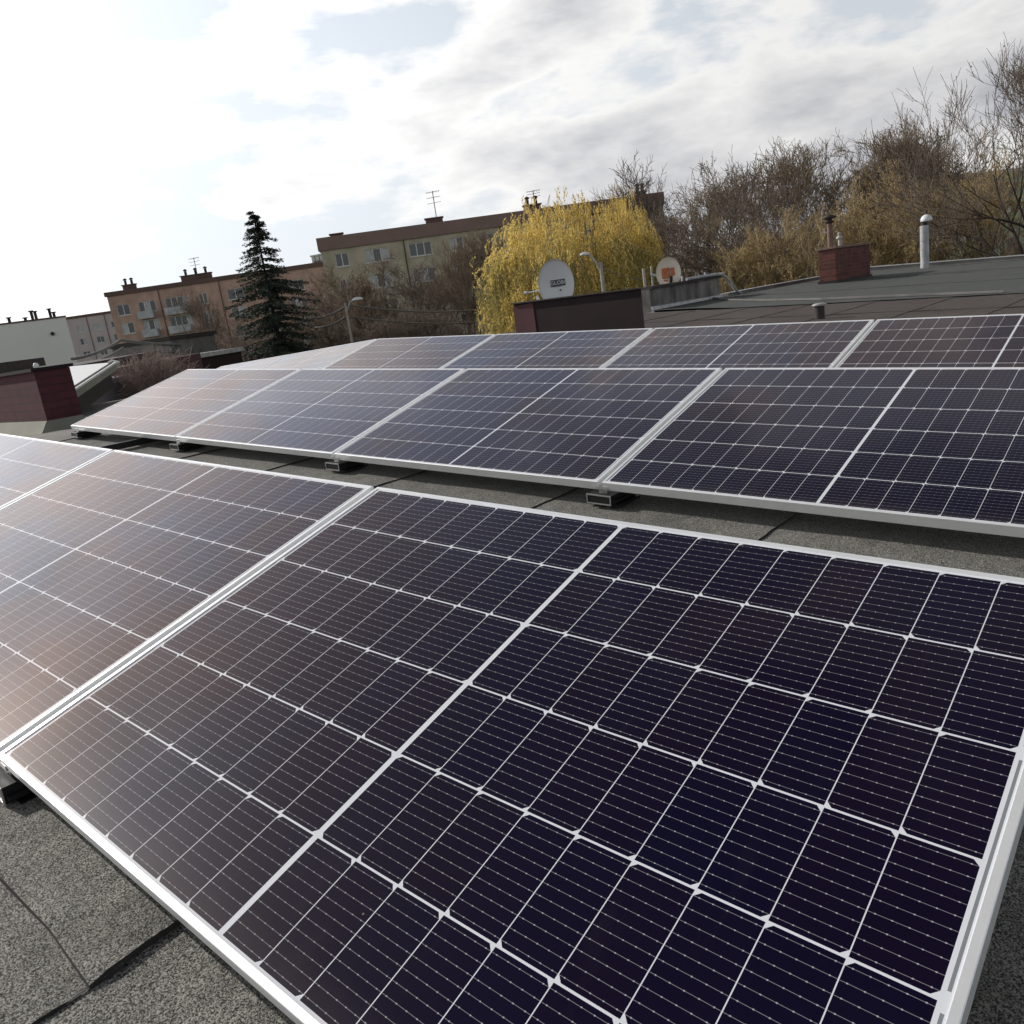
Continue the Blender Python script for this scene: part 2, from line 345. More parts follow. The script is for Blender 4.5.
# ------------------------------------------------------------------ our building
bld = empty('flat_roofed_building', (0, 0, gz), label='low building whose grey bitumen felt roof carries the rows of solar panels', cat='building')
def felt_strips():
    rnd = random.Random(5)
    obs = []
    seams = [0.665 + 0.985 * k for k in range(-13, 8)]
    b = MB(); g = MB(); far = MB()
    for i in range(len(seams) - 1):
        x0, x1 = seams[i], seams[i + 1]
        ya = -4.0
        # cross laps: ends of the rolls
        cuts = {10: [-0.05], 11: [-0.05], 12: [-0.05]}.get(i, [rnd.uniform(-2.4, -1.2)]) if i != 14 else [-1.7]
        yb = 12.25 + 0.0
        ys = [ya] + cuts + [5.75 + rnd.uniform(-.02, .02), yb]
        for j in range(len(ys) - 1):
            y0, y1 = ys[j], ys[j + 1]
            ny = max(2, int((y1 - y0) / 0.03)) if y0 < 4 else max(2, int((y1 - y0) / 0.2))
            nx = 6
            lift = 0.006 if j % 2 else 0.0
            vs = []; fs = []
            ph = rnd.uniform(0, 6)
            for a in range(ny + 1):
                y = y0 - (0.05 if j else 0) + (y1 - y0 + (0.05 if j else 0)) * a / ny
                wob = 0.006 * math.sin(y * 5 + ph) + 0.003 * math.sin(y * 23 + ph) + rnd.uniform(-1, 1) * 0.0012
                for c in range(nx + 1):
                    t = c / nx
                    x = x0 - 0.05 + (x1 - x0 + 0.05) * t + wob * (1 if c == nx else 0)
                    # each roll lies over the next one: its right edge is the raised one
                    z = roofz(x, y) - (0.007 * math.exp(-((y + 0.115 + 0.012 * math.sin(x * 8)) / .022) ** 2) if 10 <= i <= 12 else 0) + 0.001 + 0.0065 * t + lift * max(0, 1 - (y - y0) / .6) * (1 if j == 1 else .3) + 0.0016 * math.sin(x * 7 + y * 3) + 0.0012 * math.sin(y * 17 + ph) * math.sin(x * 11)
                    yy = y + (0.006 * math.sin(x * 9 + ph) + rnd.uniform(-1, 1) * 0.0015) * (1 if a == 0 else 0)
                    vs.append((x, yy, z))
            W_ = nx + 1
            for a in range(ny):
                for c in range(nx): fs.append((a * W_ + c, a * W_ + c + 1, (a + 1) * W_ + c + 1, (a + 1) * W_ + c))
            (far if y0 > 4 else b).add(vs, fs, 0, True)
            # tarry bead and thickness along the raised right edge
            base = len(vs)
            es = []; ef = []
            for a in range(ny + 1):
                v = vs[a * W_ + nx]; es += [v, (v[0] + 0.003, v[1], v[2] - 0.0085)]
            for a in range(ny): ef.append((2 * a, 2 * a + 1, 2 * a + 3, 2 * a + 2))
            g.add(es, ef)
            es = []; ef = []
            for c in range(nx + 1):
                v = vs[c]; es += [v, (v[0], v[1] - 0.003 - 0.002 * math.sin(v[0] * 40), v[2] - 0.012 )]
            for c in range(nx): ef.append((2 * c, 2 * c + 1, 2 * c + 3, 2 * c + 2))
            
            if j == 1: g.add(es, ef)  # dark strip on the cross laps paints in the shade along the dent
            # bleed-out of bitumen beside the lap
            if y0 > 4: continue
            es = []; ef = []
            for a in range(ny + 1):
                v = vs[a * W_ + nx]; wd = 0.0015 + 0.003 * math.sin(v[1] * 31 + ph) * math.sin(v[1] * 7)
                zb = roofz(v[0], v[1]) + 0.0035
                es += [(v[0] - 0.004, v[1], zb), (v[0] + wd, v[1], zb)]
            for a in range(ny): ef.append((2 * a, 2 * a + 1, 2 * a + 3, 2 * a + 2))
            g.add(es, ef)
    b.build('roofing_felt', 'felt', bld).location = (0, 0, -gz)
    far.build('old_roofing_felt', 'felt_old', bld).location = (0, 0, -gz)
    g.build('lap_seam', 'tar', bld).location = (0, 0, -gz)
felt_strips()
# walls and deck slab
b = MB()
def prism(b, poly, z0, ztop, mi=0):
    n = len(poly); vs = [(x, y, z0) for x, y in poly] + [(x, y, ztop(x, y)) for x, y in poly]
    b.add(vs, [tuple(reversed(range(n))), tuple(range(n, 2 * n))] + [(i, (i + 1) % n, n + (i + 1) % n, n + i) for i in range(n)], mi)
prism(b, [(-12.1, -4.1), (-5.3, -4.1), (-5.3, 7), (-6.4, 10), (-6.4, 12.3), (-12.1, 12.3)], gz, lambda x, y: roofz(x, y) - 0.02)
prism(b, [(-5.3, -4.1), (7.0, -4.1), (7.0, 22.5), (-6.45, 22.5), (-6.45, 10), (-5.3, 7)], gz, lambda x, y: roofz(x, y) - 0.02)
b.build('wall', 'concrete', bld).location = (0, 0, -gz)
# greener further felt field beyond the raised seam
b = MB(); NX, NY = 14, 10; vs = []
for j in range(NY + 1):
    for i in range(NX + 1):
        x = -6.42 + (13.4) * i / NX; y = (12.3 + 0.35 * (1 if x < -5 else 0)) + (22.45 - 12.3) * j / NY
        y = min(y, 22.45); vs.append((x, y, roofz(x, y) + 0.014))
b.add(vs, [(j * (NX + 1) + i, j * (NX + 1) + i + 1, (j + 1) * (NX + 1) + i + 1, (j + 1) * (NX + 1) + i) for j in range(NY) for i in range(NX)], 0, True)
b.build('far_roofing_felt', 'felt_green', bld).location = (0, 0, -gz)
b = MB(); rnd = random.Random(3)
for yy in (15.4, 18.9):
    b.tube([(x, yy + 0.05 * math.sin(x * 2) + (x * 0.05), roofz(x, yy) + 0.011) for x in np.arange(-6.0, 6.8, 0.4)], 0.010, 4)
b.tube([(x, 10.4 + 0.03 * math.sin(x * 3), roofz(x, 10.4) + 0.004) for x in np.arange(-5.5, 6.8, 0.4)], 0.010, 4)
b.build('far_lap_seam', 'tar', bld).location = (0, 0, -gz)
# pale metal trim along the seam and the kerbs at the roof edges
b = MB()
pts = [(-6.35, 14.9), (-5.6, 14.1), (-4.6, 13.45), (-3.4, 12.95), (-2.2, 12.75), (-0.75, 12.45)]
for i in range(len(pts) - 1):
    (x0, y0), (x1, y1) = pts[i], pts[i + 1]
    b.add([(x0, y0, roofz(x0, y0) + 0.02), (x1, y1, roofz(x1, y1) + 0.02), (x1, y1, roofz(x1, y1) + 0.045), (x0, y0, roofz(x0, y0) + 0.045),
           (x1, y1 + .07, roofz(x1, y1) + 0.045), (x0, y0 + .07, roofz(x0, y0) + 0.045)], [(0, 1, 2, 3), (3, 2, 4, 5)])
b.build('metal_trim', 'concrete', bld).location = (0, 0, -gz)
b = MB()
def kerb(b, x0, y0, x1, y1, w_, h0, h1, n=8):
    d = Vector((x1 - x0, y1 - y0, 0)).normalized(); q = Vector((-d.y, d.x, 0)) * w_ / 2
    for i in range(n):
        a = i / n; c = (i + 1) / n; P = []
        for t in (a, c):
            x = x0 + (x1 - x0) * t; y = y0 + (y1 - y0) * t
            for s in (-1, 1):
                for h in (h0, h1): P.append((x + q.x * s, y + q.y * s, roofz(x, y) + h))
        b.add(P, [(0, 4, 5, 1), (2, 3, 7, 6), (1, 5, 7, 3), (0, 2, 6, 4), (0, 1, 3, 2), (4, 6, 7, 5)])
for (q, w_, h0, h1, nm, mt) in [((-6.45, 15.6, -6.2, 22.5), .16, -.1, .06, 'edge_kerb', 'concrete'), ((-6.2, 22.6, 7.0, 22.2), .2, -.1, .10, 'edge_kerb', 'concrete'),
    ((-12.1, -4, -12.1, 12.3), .2, -.1, .1, 'edge_kerb', 'concrete'), ((-6.45, 15.6, -6.2, 22.5), .22, .061, .075, 'edge_flashing', 'zinc'), ((-6.2, 22.6, 7.0, 22.2), .26, .101, .118, 'edge_flashing', 'zinc')]:
    b = MB(); kerb(b, *q, w_, h0, h1); b.build(nm, mt, bld).location = (0, 0, -gz)

# ------------------------------------------------------------------ solar panels
U = Vector((0.9981987174029023, 0.015703475097626648, -0.05790268944581783))
V = Vector((0.0, 0.9651359030149351, 0.2617492859809662))
OA = Vector((0, 0, 0.10)); OB = Vector((-0.03337, 2.21689, 0.12522)); OC = Vector((-0.06942, 4.45812, 0.12872))
GAP = 0.02
def basis(u):
    u = u.normalized(); v = (V - u * V.dot(u)).normalized(); return u, v, u.cross(v)
def make_panel():
    t = empty('solar_panel')
    b = MB(); L = 0.0115; z1 = 0.0012; z0 = -0.035; W_, H_ = PW, PH
    o_ = [(0, 0), (W_, 0), (W_, H_), (0, H_)]; i_ = [(L, L), (W_ - L, L), (W_ - L, H_ - L), (L, H_ - L)]
    bv = 0.0012
    rings = [[(x, y, z0) for x, y in o_], [(x, y, z1 - bv) for x, y in o_],
             [(abs(x - bv) if x == 0 else x - bv, abs(y - bv) if y == 0 else y - bv, z1) for x, y in o_],
             [(x, y, z1) for x, y in i_], [(x, y, -0.002) for x, y in i_]]
    inner = [[(x, y, -0.0335) for x, y in [(.028, .028), (W_ - .028, .028), (W_ - .028, H_ - .028), (.028, H_ - .028)]],
             [(x, y, -0.0335) for x, y in o_]]
    vs = [v for r in rings for v in r]; fs = []
    for i in range(4):
        for k in range(4): fs.append((i * 4 + k, i * 4 + (k + 1) % 4, i * 4 + 4 + (k + 1) % 4, i * 4 + 4 + k))
    b.add(vs, fs)
    # bottom flange
    vs = [(x, y, z0) for x, y in o_] + [(x, y, z0) for x, y in [(.028, .028), (W_ - .028, .028), (W_ - .028, H_ - .028), (.028, H_ - .028)]]
    b.add(vs, [(k, 4 + k, 4 + (k + 1) % 4, (k + 1) % 4) for k in range(4)])
    b.build('frame', 'alu', t)
    b = MB(); b.add([(L - .001, L - .001, -.001), (W_ - L + .001, L - .001, -.001), (W_ - L + .001, H_ - L + .001, -.001), (L - .001, H_ - L + .001, -.001)], [(0, 1, 2, 3)])
    b.build('glass', 'solar', t)
    b = MB(); b.box((L - .001, L - .001, -.008), (W_ - L + .001, H_ - L + .001, -.004)); b.box((PW / 2 - .05, PH - .12, -.022), (PW / 2 + .05, PH - .06, -.0085))
    b.build('backsheet', 'black', t)  # black underside paints in the deep shade beneath the panels
    return t
proto = make_panel(); used = False
def copy_tree(o, parent=None):
    c = o.copy(); COL.objects.link(c)
    if parent: c.parent = parent
    for ch in [x for x in bpy.data.objects if x.parent == o]: copy_tree(ch, c)
    return c
def place_panel(origin, u, label):
    global used
    t = proto if not used else copy_tree(proto); used = True
    uu, v, n = basis(u)
    t.matrix_world = Matrix(((uu.x, v.x, n.x, origin.x), (uu.y, v.y, n.y, origin.y), (uu.z, v.z, n.z, origin.z), (0, 0, 0, 1)))
    tag(t, label, 'solar panel', 'solar panels in three rows on the roof')
    return t
P_ = PW + GAP
place_panel(OA, U, 'large dark solar panel filling the foreground, at the right end of the nearest row')
place_panel(OA - U * P_, U, 'brown-tinged solar panel in the nearest row, left of the large foreground one')
place_panel(OA - U * P_ * 2, U, 'pale glaring solar panel cut by the left edge of the photo, nearest row')
place_panel(OB, U, 'solar panel at the right end of the middle row, cut by the right photo edge')
place_panel(OB - U * P_, U, 'slate-blue solar panel in the middle row, second from the right')
place_panel(OB - U * P_ * 2, U, 'washed-out grey solar panel in the middle row, third from the right')
place_panel(OB - U * P_ * 3, U, 'whitish solar panel at the left end of the middle row, next to the maroon chimney')
place_panel(OC, U, 'solar panel at the right end of the farthest row, behind the stub of vent pipe')
place_panel(OC - U * P_, U, 'dark blue solar panel of the farthest row, in front of the short vent stub')
place_panel(OC - U * P_ * 2, U, 'solar panel of the farthest row, in front of the dark wall with the white dish')
place_panel(OC - U * P_ * 3, U, 'grey solar panel of the farthest row, just right of its bend at the ridge')
PR = OC - U * (P_ * 3 + GAP / 2)
u2 = Vector((math.cos(R(1.6)), 0.0, math.sin(R(1.6))))
place_panel(PR - u2 * (P_ - GAP / 2), u2, 'white glaring solar panel just left of the bend in the farthest row')
place_panel(PR - u2 * (2 * P_ - GAP / 2), u2, 'white glaring solar panel at the far left tip of the farthest row, below the spruce')

# supports
def make_support():
    t = empty('panel_support')
    b = MB()      # hollow base rail running back under the panels, open end towards the front
    w_, h_, k = 0.058, 0.038, 0.003
    y0, y1 = -0.018, 0.16
    for (a, c) in [((-w_, y0, 0), (w_, y1, k)), ((-w_, y0, h_ - k), (w_, y1, h_)), ((-w_, y0, k), (-w_ + k, y1, h_ - k)), ((w_ - k, y0, k), (w_, y1, h_ - k))]: b.box(a, c)
    b.box((-w_ - .022, y0 + .004, h_ * .45), (-w_, y1, h_ * .62)); b.box((w_, y0 + .004, h_ * .25), (w_ + .015, y1, h_ * .5))
    b.build('base_rail', 'black', t)
    b = MB(); e = .004
    for (a, c) in [((-w_ - .001, y0 - e, -.001), (w_ + .001, y0 - .0005, .004)), ((-w_ - .001, y0 - e, h_ - .004), (w_ + .001, y0 - .0005, h_ + .001)), ((-w_ - .001, y0 - e, .004), (-w_ + .003, y0 - .0005, h_ - .004)), ((w_ - .003, y0 - e, .004), (w_ + .001, y0 - .0005, h_ - .004))]: b.box(a, c)
    b.build('front_rim', 'alu_dull', t)
    b = MB(); b.box((-w_ + k, -0.02, k), (w_ - k, -0.015, h_ - k)); b.box((-w_ - .02, y0 + .02, -.012), (w_ + .02, y1, -.001)); b.box((-w_ + k, -0.015, k), (w_ - k, .14, .0045)); b.build('rubber_pad_and_mouth_shade', 'black', t)  # black plate in the rail mouth paints the shade of the hollow; pad below
    b = MB(); b.box((-.02, 0.012, h_), (.02, 0.03, 0.068)); b.box((-.03, .004, .055), (.03, .012, .0665))
    b.build('front_clamp', 'alu_dull', t)
    b = MB(); b.box((-.02, 1.03, h_), (.02, 1.05, 0.34)); b.box((-.05, 0.99, -.01), (.05, 1.09, .0)); b.box((-.02, 1.03, 0), (.02, 1.05, h_))
    b.build('rear_leg', 'alu_dull', t)
    return t
sup = make_support(); used_s = False
def place_support(o, u, k, label):
    global used_s
    p = o + u * k
    t = sup if not used_s else copy_tree(sup); used_s = True
    t.location = (p.x, p.y, p.z - 0.10 + 0.014); t.rotation_euler = (0, math.atan2(-u.z, u.x), 0)
    tag(t, label, 'mounting bracket', 'aluminium feet under the front edges of the panels')
jl = -GAP / 2
place_support(OA, U, jl, 'aluminium foot under the nearest row, at the left edge beside the granulated roof')
place_support(OA, U, PW - .12, 'aluminium foot under the right end of the nearest row')
place_support(OA, U, jl - P_, 'aluminium foot under the joint between the two left panels of the nearest row')
place_support(OB, U, jl, 'hollow aluminium foot under the middle row, nearest to the camera')
place_support(OB, U, jl - P_, 'hollow aluminium foot under the middle row, second from the right')
place_support(OB, U, jl - 2 * P_, 'hollow aluminium foot under the middle row, beside the black cable duct')
place_support(OB, U, jl - 3 * P_ + .09, 'aluminium foot under the left corner of the middle row, by the maroon chimney')
b = MB(); b.box((-.022, -1.05, 0), (.022, 0.10, .045)); b.box((-.03, -.2, .045), (.03, -.1, .05))
o = b.build('cable_duct', 'black', bevel=.003, label='black cable duct lying across the gap beside a foot of the middle row', cat='cable duct'); o.location = (-4.14, 2.42, roofz(-4.14, 2.4) + .012)

# ------------------------------------------------------------------ roof furniture
# vent stub behind the far row
zr = roofz(-2.3, 9.94)
t = empty('vent_pipe', (-2.22, 9.94, zr), label='short dark vent stub with a flat pale cap behind the farthest row', cat='vent pipe')
b = MB(); b.tube([(0, 0, 0), (0, 0, .15)], .058, 16); b.build('pipe', 'soot', t)
b = MB(); b.lathe([(0.0, .19), (.05, .188), (.088, .175), (.085, .158), (0, .155)], n=18); b.build('cap', 'zinc_light', t)

def fence_dir(p, q): return math.atan2(q.y - p.y, q.x - p.x)
# red brick chimney on the far roof
cz = roofz(-4.94, 17.7)
t = empty('brick_chimney', (-4.94, 17.7, cz - .02), label='low red brick chimney with a capped flue on the far green felt roof', cat='chimney')
b = MB(); b.box((-.36, 0, 0), (0, 2.05, .74)); b.build('brick_stack', 'brick', t, bevel=.004)
b = MB(); b.box((-.39, -.03, .741), (.03, 2.08, .785)); b.build('coping', 'rust', t, bevel=.006)
b = MB(); b.box((-.39, -.03, -.02), (.03, -.001, .10)); b.box((0.001, -.001, -.02), (.03, 2.08, .09)); b.build('base_flashing', 'tar', t)
f = b = MB(); b.tube([(-.18, .22, .78), (-.18, .22, 1.28)], .055, 12); fl = b.build('flue_pipe', 'rust', t)
b = MB(); b.lathe([(.05, 1.26), (.10, 1.30), (.105, 1.31), (.05, 1.33), (.05, 1.36), (.135, 1.37), (.15, 1.40), (.0, 1.46)], (-.18, .22, 0), 16); b.build('flue_cap', 'soot', fl)
b = MB(); b.tube([(-.18, .75, .78), (-.18, .75, 1.02)], .035, 10); b.lathe([(.035, 0), (.07, .01), (.07, .05), (.03, .07), (.03, .10), (.05, .11), (0, .16)], (-.18, .75, .93), 12); b.build('small_vent', 'zinc_light', t)

# tall pale flue with a rotating cowl
pz = atz(920, 270, 0.38)
P0 = at(920.5, 270, 22.7); zb = -0.4
t = empty('flue_pipe_tower', (P0.x, P0.y + .35, zb), label='tall pale metal flue with a round cowl rising behind the far roof edge', cat='flue')
t.name = 'metal_flue'
ztop = at(921, 226, 23.0).z; h = ztop - zb
b = MB(); b.tube([(0, 0, 0), (0, 0, h)], .098, 16)
for k in range(6): b.tube([(0, 0, h - .05 - k * .3), (0, 0, h - .03 - k * .3)], .103, 16)
b.build('pipe', 'zinc', t)
b = MB(); b.tube([(0, 0, h), (0, 0, h + .09)], .07, 12); b.build('neck', 'soot', t)
b = MB(); b.lathe([(.0, .17), (.06, .157), (.105, .12), (.128, .07), (.13, .03), (.12, .0), (.105, .02)], (.05, 0, h + .08), 16); b.build('cowl', 'dish', t)
b = MB(); b.tube([(.05, 0, h + .26), (.05, 0, h + .33)], .03, 8); b.build('finial', 'soot', t)

# parapet walls behind the far row: dark painted one and stained grey one
g0 = Vector((-6.42, 12.75, 0)); g1 = Vector((-6.42, 15.45, 0))
t = empty('parapet_wall', (-6.42, 12.75, roofz(-6.42, 12.75)), label='stained grey concrete parapet with a dark coping, right of the dark wall', cat='wall')
def topz(pxx, pyy, P):                     # height at which the ray through a pixel passes over plan point P
    D = math.hypot(P[0] - CW[0], P[1] - CW[1]); return at(pxx, pyy, D).z
zt0 = topz(645, 290, g0) - t.location.z; zt1 = zt0 + 0.03
b = MB(); b.add([(-.22, 0, -.2), (0, 0, -.2), (0, 2.6, -.15), (-.22, 2.6, -.15), (-.22, 0, zt0), (0, 0, zt0), (0, 2.6, zt1), (-.22, 2.6, zt1)],
                [(0, 3, 2, 1), (4, 5, 6, 7), (0, 1, 5, 4), (1, 2, 6, 5), (2, 3, 7, 6), (3, 0, 4, 7)]); 
def stained():
    mt, n, b_ = mat('stained_render'); tc = n.new('ShaderNodeTexCoord').outputs['Object']
    mp = n.new('ShaderNodeMapping'); n.l.new(tc, mp.inputs[0]); mp.inputs['Scale'].default_value = (1, 1.6, .5)
    f = n.noise(mp.outputs[0], 1.6, 5, .6); f2 = n.noise(tc, 9, 4)
    c = n.ramp(f, .40, .62, (.085, .078, .075), (.235, .215, .205)); c = n.mix(n.mapr(f2, .3, .7, 0, .4), c, (.6, .6, .6), 'MULTIPLY')
    n.l.new(c, b_.inputs['Base Color']); b_.inputs['Roughness'].default_value = .9; return mt
M['stained'] = stained()
b.build('wall_body', 'stained', t)
b = MB(); b.add([(-.28, -.0, zt0 + .002), (.06, -.0, zt0 + .002), (.06, 2.62, zt1 + .002), (-.28, 2.62, zt1 + .002), (-.28, 0, zt0 + .05), (.06, 0, zt0 + .05), (.06, 2.62, zt1 + .05), (-.28, 2.62, zt1 + .05)],
                [(0, 3, 2, 1), (4, 5, 6, 7), (0, 1, 5, 4), (1, 2, 6, 5), (2, 3, 7, 6), (3, 0, 4, 7)]); b.build('coping', 'soot', t)
b = MB(); b.tube([(.08, 1.2, zt1 + .055), (.08, 2.3, zt1 + .07), (.08, 2.62, zt1 + .06), (.08, 2.9, zt1 - .1), (.08, 3.15, zt1 - .3), (.08, 3.4, .02)], .03, 8)
b.build('conduit', 'zinc', t)
b = MB(); b.add([(.001, 0.0, -.1), (.10, 0.0, -.1), (.10, 2.65, -.1), (.001, 2.65, -.1), (.001, 0.0, .08), (.03, 0, .07), (.03, 2.65, .07), (.001, 2.65, .08)],
                [(0, 3, 2, 1), (4, 5, 6, 7), (0, 1, 5, 4), (1, 2, 6, 5), (2, 3, 7, 6), (3, 0, 4, 7)]); b.build('base_flashing', 'zinc', t)
b = MB()
for yy, hh in ((1.35, .13), (2.25, .14)): b.tube([(-.1, yy, zt1), (-.1, yy, zt1 + hh)], .022, 6)
b.build('stub_rod', 'zinc', t)

WY = 8.5
def xat(pxx, pyy, Y): d = px(pxx, pyy); return CW[0] + d[0] * (Y - CW[1]) / d[1]
xr_, xl_ = xat(642, 300, WY), xat(515, 315, WY)
t = empty('parapet_wall', (xr_, WY, 0.1), label='near-black painted wall carrying the round white satellite dish', cat='wall')
zt = topz(642, 288.5, (xr_, WY)) - .1; zt_l = topz(515, 304, (xl_, WY)) - .1; L_ = xl_ - xr_
def wedge(b, x0, x1, y0, y1, z0, za, zb_, sh=0):
    b.add([(x0, y0, z0), (x1, y0, z0), (x1 + sh, y1, z0), (x0, y1, z0), (x0, y0, za), (x1, y0, zb_), (x1 + sh, y1, zb_), (x0, y1, za)], [(0, 3, 2, 1), (4, 5, 6, 7), (0, 1, 5, 4), (1, 2, 6, 5), (2, 3, 7, 6), (3, 0, 4, 7)])
b = MB(); wedge(b, L_, 0, 0, .3, 0, zt_l, zt, -.24); b.build('wall_body', 'maroon_dark', t)
b = MB(); wedge(b, L_ - .01, L_ + .36, -.008, -.001, .1, zt_l - .03, zt_l - .02); b.build('lighter_patch', 'maroon', t)  # lighter brown section at the left end of the wall face
b = MB(); b.add([(L_ - .04, -.035, zt_l + .001), (.04, -.035, zt + .001), (-.20, .335, zt + .001), (L_ - .04, .335, zt_l + .001), (L_ - .04, -.035, zt_l + .018), (.04, -.035, zt + .018), (-.20, .335, zt + .018), (L_ - .04, .335, zt_l + .018)],
                [(0, 3, 2, 1), (4, 5, 6, 7), (0, 1, 5, 4), (1, 2, 6, 5), (2, 3, 7, 6), (3, 0, 4, 7)]); b.build('coping', 'soot', t)

# dishes
def dish(c, wid, hei, face_az, tilt, mname, label):
    """c centre; local frame: x right, z up, y = away from viewer (dish opens towards -y)"""
    t = empty('satellite_dish', c, label=label, cat='satellite dish')
    t.rotation_euler = (R(tilt), 0, R(face_az))
    b = MB(); n = 36; rr = 7; vs = []; fs = []
    for side in (0, 1):
        for i in range(rr + 1):
            r = i / rr
            for k in range(n):
                a = 2 * math.pi * k / n
                vs.append((wid / 2 * r * math.cos(a), (-.09 * r * r + (.012 if side else 0)) * (wid / .6), hei / 2 * r * math.sin(a)))
    for side in (0, 1):
        o0 = side * (rr + 1) * n
        for i in range(rr):
            for k in range(n):
                q = (o0 + i * n + k, o0 + i * n + (k + 1) % n, o0 + (i + 1) * n + (k + 1) % n, o0 + (i + 1) * n + k)
                fs.append(q if side else tuple(reversed(q)))
    for k in range(n):
        i = rr * n; j = (rr + 1) * n + rr * n
        fs.append((i + k, i + (k + 1) % n, j + (k + 1) % n, j + k))
    b.add(vs, fs, 0, True); rf = b.build('reflector', mname, t)
    b = MB(); b.tube([(0, .02, 0), (0, .14, -.02), (0, .16, -hei * .95)], .024, 8); b.build('mast', 'zinc', t)
    return t, rf
dc = at(556, 284, 11.9)
t, rf = dish(dc, .50, .66, 42, -4, 'dish', 'round white satellite dish with a dark lettered plate on the near-black wall')
b = MB(); b.box((-.075, -.022, -.035), (.165, -.016, .055)); pl = b.build('name_plate', 'print_grey', t)
cu = bpy.data.curves.new('lettering', 'FONT'); cu.body = 'GLOBO'; cu.size = .072; cu.extrude = .001; cu.align_x = 'CENTER'; cu.align_y = 'CENTER'
tx = bpy.data.objects.new('lettering', cu); COL.objects.link(tx)
bpy.context.view_layer.update()
me = bpy.data.meshes.new_from_object(tx.evaluated_get(bpy.context.evaluated_depsgraph_get())); bpy.data.objects.remove(tx)
me.materials.clear(); me.materials.append(M['dish']); tx = bpy.data.objects.new('lettering', me); COL.objects.link(tx); tx.parent = pl
tx.location = (.045, -.0245, .010); tx.rotation_euler = (R(90), 0, 0)
b = MB(); b.tube([(0.05, -.024, -.09), (.05, -.010, -.09)], .012, 10); b.build('bolt', 'print_grey', t)
b = MB(); b.tube([(-.20, .05, -.05), (-.36, .08, -.055), (-.45, .10, -.05)], .010, 8); b.build('feed_arm', 'dish', t)
b = MB(); b.tube([(-.46, .10, -.05), (-.42, .09, -.05)], .02, 10); b.build('receiver_head', 'white', t)
b = MB(); b.tube([(-.25, .05, -.22), (-.29, .05, -.12)], .02, 8); b.build('receiver_head', 'white', t)
dc = at(668.5, 273, 17.0)
t, rf = dish(dc, .48, .60, 30, -4, 'cream', 'small cream satellite dish with worn orange print behind the grey parapet')
b = MB(); b.box((-.13, -.028, -.10), (.03, -.020, .10)); b.box((.05, -.028, -.06), (.12, -.020, .09)); b.box((-.16, -.028, -.16), (-.02, -.020, -.12)); b.build('worn_print', 'print_red', t)
b = MB(); b.tube([(.03, -.05, -.2), (.05, -.14, -.08)], .03, 8); b.build('receiver_head', 'soot', t)
b = MB()
p = at(645, 285, 17.6); b.tube([(p.x, p.y, .5), (p.x, p.y, at(645, 268, 17.6).z)], .03, 8); b.build('post', 'pole', label='short pale post standing left of the small cream dish', cat='post')
b = MB(); p = at(652.5, 283, 17.6); b.tube([(p.x, p.y, .5), (p.x, p.y, at(652.5, 266, 17.6).z)], .018, 6); b.tube([(p.x, p.y, at(652.5, 275, 17.6).z), (p.x + .12, p.y - .03, at(652.5, 276, 17.6).z)], .03, 8); b.build('antenna_mast', 'zinc', label='thin metal mast between the pale post and the small cream dish', cat='mast')

# maroon brick chimney at the left edge
t = empty('brick_chimney', (-7.05, 2.56, roofz(-7.15, 2.48)), label='long maroon brick chimney with pale metal skirting at the left edge', cat='chimney')
b = MB(); b.box((-5.5, 0, 0), (0, .34, .62)); b.build('brick_stack', 'brick_maroon', t)
b = MB(); b.box((-5.54, -.03, .621), (.03, .37, .652)); b.build('coping', 'maroon_dark', t)
b = MB()
b.add([(-5.5, -.005, .13), (.005, -.005, .13), (.14, -.14, .0), (-5.5, -.14, .0)], [(0, 3, 2, 1)])
b.add([(.005, .0, .13), (.005, .34, .13), (.14, .36, .0), (.14, -.14, .0)], [(0, 3, 2, 1)])
b.build('skirt_flashing', 'concrete_olive', t)
p = at(36, 365.5, 9.6)
t = empty('security_camera', p, label='small white security camera with a black lens on the maroon chimney', cat='camera'); t.rotation_euler = (0, 0, R(60)); t.scale = (.5, .5, .5)
b = MB(); b.lathe([(0, .055), (.035, .045), (.052, .015), (.055, -.02), (.05, -.045)], n=16); b.box((.02, -.02, -.09), (.05, .02, -.0)); b.build('housing', 'white', t)
b = MB(); b.lathe([(.05, -.045), (.042, -.07), (0, -.085)], n=16); b.build('lens', 'black', t)
b = MB(); b.tube([(.0, .0, -.07), (.16, .04, -.11), (.3, .05, -.14)], .016, 8); b.build('cable_arm', 'dish', t)

# white sloping roof light with ribbed edge
A0 = at(76, 399, 12.5); A1 = at(118, 369.5, 15.0)
t = empty('roof_light', (A0.x, A0.y, A0.z), rz=math.atan2(A1.y - A0.y, A1.x - A0.x), label='white sloping roof light with a ribbed pale green edge beside the maroon chimney', cat='roof light')
Ln = math.hypot(A1.x - A0.x, A1.y - A0.y); dz = A1.z - A0.z
b = MB()
Xs = Matrix.Shear('XZ', 4, (0, 0)) if False else Matrix.Identity(4)
sl = dz / Ln
def slab(b, x0, x1, y0, y1, za, zb_, mi=0):
    b.add([(x0, y0, za + sl * x0), (x1, y0, za + sl * x1), (x1, y1, za + sl * x1 + .0), (x0, y1, za + sl * x0), (x0, y0, zb_ + sl * x0), (x1, y0, zb_ + sl * x1), (x1, y1, zb_ + sl * x1 + .05), (x0, y1, zb_ + sl * x0 + .05)],
          [(0, 3, 2, 1), (4, 5, 6, 7), (0, 1, 5, 4), (1, 2, 6, 5), (2, 3, 7, 6), (3, 0, 4, 7)], mi)
slab(b, -.1, Ln, 0, 1.1, .10, .125); b.build('glazing', 'white', t)
b = MB()
